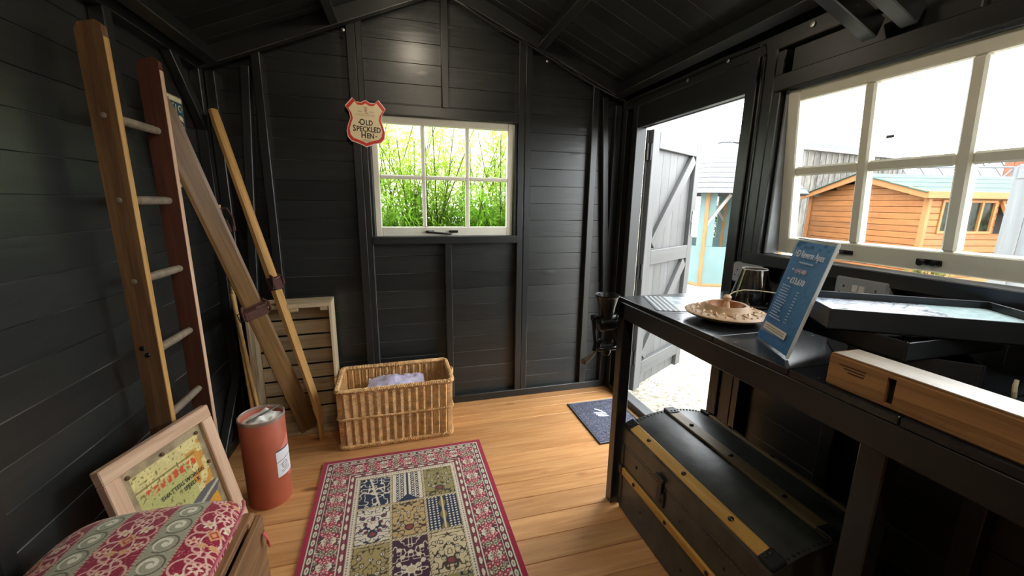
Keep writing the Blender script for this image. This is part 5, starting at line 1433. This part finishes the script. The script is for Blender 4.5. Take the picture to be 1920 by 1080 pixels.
# pale grey garden building close on the right
GP = wood('pale_grey_paint', lin(108, 110, 110), lin(124, 126, 126), rough=.6, var=.04, bump=.1, knots=.1)
gb = thing('grey_summerhouse', 'pale grey painted summerhouse corner at the right of the window', 'summerhouse', (4.25, 1.90, GZ))
gd = Vector((.36, -.93, 0)); gn = Vector((-.93, -.36, 0))
for i in range(7):
    p = gd * (.14 + .13 * i); plank(gb, 'wall_board', p, p + Vector((0, 0, 1.76)), .125, .02, gn, GP)
plank(gb, 'corner_post', gd * .03, gd * .03 + Vector((0, 0, 1.78)), .09, .09, gn, GP)
plank(gb, 'mid_rail', gd * .08 + Vector((0, 0, .72)) + gn * .02, gd * 1.0 + Vector((0, 0, .72)) + gn * .02, .09, .03, gn, GP)
plank(gb, 'top_rail', Vector((0, 0, 1.74)) + gn * .02, gd * 1.05 + Vector((0, 0, 1.74)) + gn * .02, .10, .06, gn, GP)
plank(gb, 'side_wall', Vector((0, 0, .88)), Vector((.9, .36, .88)), 1.74, .03, (-.36, .9, 0), GP)

# planting
def leafy(name, label, cat, base, rx, ry, h, nstem, nleaf, llen, lw, mat, smat, group=None, droop=.5, zmin=.1):
    t = thing(name, label, cat, base, group=group)
    stems = MB(); vs = []; fs = []
    for s in range(nstem):
        a = random.uniform(0, 6.283); r = math.sqrt(random.random()) * .6
        p0 = Vector((r * rx * math.cos(a), r * ry * math.sin(a), 0)); ln = random.uniform(.75, 1.0) * h
        lean = Vector((random.uniform(-.22, .22), random.uniform(-.18, .18), 1)); p1 = p0 + lean * (ln * .55); p2 = p1 + (lean + Vector((random.uniform(-.25, .25), random.uniform(-.2, .2), -.1))) * (ln * .45)
        stems.tube([p0, p1, p2], [.006, .005, .003], 5)
        for l in range(nleaf // nstem):
            f = random.uniform(zmin, 1) ** .8; q = p0.lerp(p1, f * 2) if f < .5 else p1.lerp(p2, f * 2 - 1)
            an = random.uniform(0, 6.283); el = random.uniform(-.2, 1.0)
            d = Vector((math.cos(an) * math.cos(el), math.sin(an) * math.cos(el), math.sin(el))); w = d.cross(Vector((random.uniform(-.4, .4), random.uniform(-.4, .4), 1))).normalized() * lw * random.uniform(.7, 1.2)
            L2 = llen * random.uniform(.6, 1.25); st_ = q + d * .05 * random.random()
            m1 = st_ + d * L2 * .5; e = st_ + d * L2 + Vector((0, 0, -droop * L2 * random.uniform(.2, .8))); o = len(vs)
            vs += [st_, m1 - w, m1 + w, e]; fs += [(o, o + 1, o + 2), (o + 1, o + 3, o + 2)]
    obj('stems', stems, smat, t)['kind'] = 'stuff'
    obj('foliage', MB().add(vs, fs), mat, t)['kind'] = 'stuff'
    return t
BAMBLEAF = leafmat('bright_bamboo_leaf', lin(146, 180, 56), lin(188, 208, 96), .5); STEMG = plain('green_stem', lin(84, 92, 50), .6)
GRASSLEAF = leafmat('fresh_grass_leaf', lin(136, 186, 62), lin(172, 208, 88), .55)
bl = ['bamboo clump left of centre outside the small window', 'bamboo clump in the middle outside the small window', 'bamboo clump right of centre outside the small window', 'bamboo clump at the far left outside the small window', 'bamboo clump at the far right outside the small window']
for i, (x, y) in enumerate(((-.05, 3.35), (.42, 3.5), (.95, 3.4), (-.55, 3.6), (1.5, 3.6))):
    leafy('bamboo_clump', bl[i], 'bamboo', (x, y, GZ), .42, .3, 2.35, 24, 5600, .11, .0062, BAMBLEAF, STEMG, 'bamboo clumps behind the shed', .5, .2)
gl = ['tall green grass tuft left below the small window', 'tall green grass tuft in the middle below the small window', 'tall green grass tuft right below the small window']
for i, x in enumerate((-.15, .45, 1.05)):
    leafy('grass_tuft', gl[i], 'grass', (x, 3.12, GZ), .4, .16, 1.66, 28, 4200, .19, .0062, GRASSLEAF, STEMG, 'grass tufts behind the shed', .7, .35)
fnc = thing('pale_fence', 'pale horizontal board fence behind the bamboo', 'fence', (.5, 5.2, GZ))
FEN = wood('bleached_fence_board', lin(176, 170, 150), lin(196, 190, 172), rough=.8, var=.08, bump=.2, knots=.2, grain=6)
for i in range(15): plank(fnc, 'fence_board', (-3.2, 0, .09 + i * .16), (3.2, 0, .09 + i * .16), .15, .02, (0, -1, 0), FEN)
for x in (-2.4, 0, 2.4): plank(fnc, 'fence_post', (x, .05, 0), (x, .05, 2.45), .09, .09, (0, -1, 0), FEN)
BUSHL = leafmat('yellow_green_leaf', lin(100, 108, 48), lin(136, 138, 84), .5); DKLEAF = leafmat('dark_green_leaf', lin(46, 70, 32), lin(78, 98, 50), .4)
leafy('flowering_shrub', 'yellowish flowering shrub at the foot of the orange shed', 'shrub', (7.55, 4.0, GZ), .6, .3, .95, 14, 900, .08, .02, BUSHL, STEMG)
leafy('garden_bush', 'leafy green bush seen past the open door hinge', 'bush', (6.1, 10.1, GZ), .9, .8, 1.9, 30, 2600, .14, .04, DKLEAF, STEMG)
leafy('garden_bush', 'dark green bush behind the garden pavilion', 'bush', (8.9, 9.3, GZ), 1.1, .8, 1.7, 30, 2600, .16, .05, DKLEAF, STEMG)
gf = thing('brown_fence', 'brown timber fence far behind the open door', 'fence', (6.0, 12.6, GZ))
for i in range(24): plank(gf, 'fence_board', (-1.8 + i * .2, -.04 * i, 0), (-1.8 + i * .2, -.04 * i, 1.75), .19, .03, (0, -1, 0), wood('brown_fence_wood', lin(92, 56, 34), lin(120, 80, 50), var=.2))
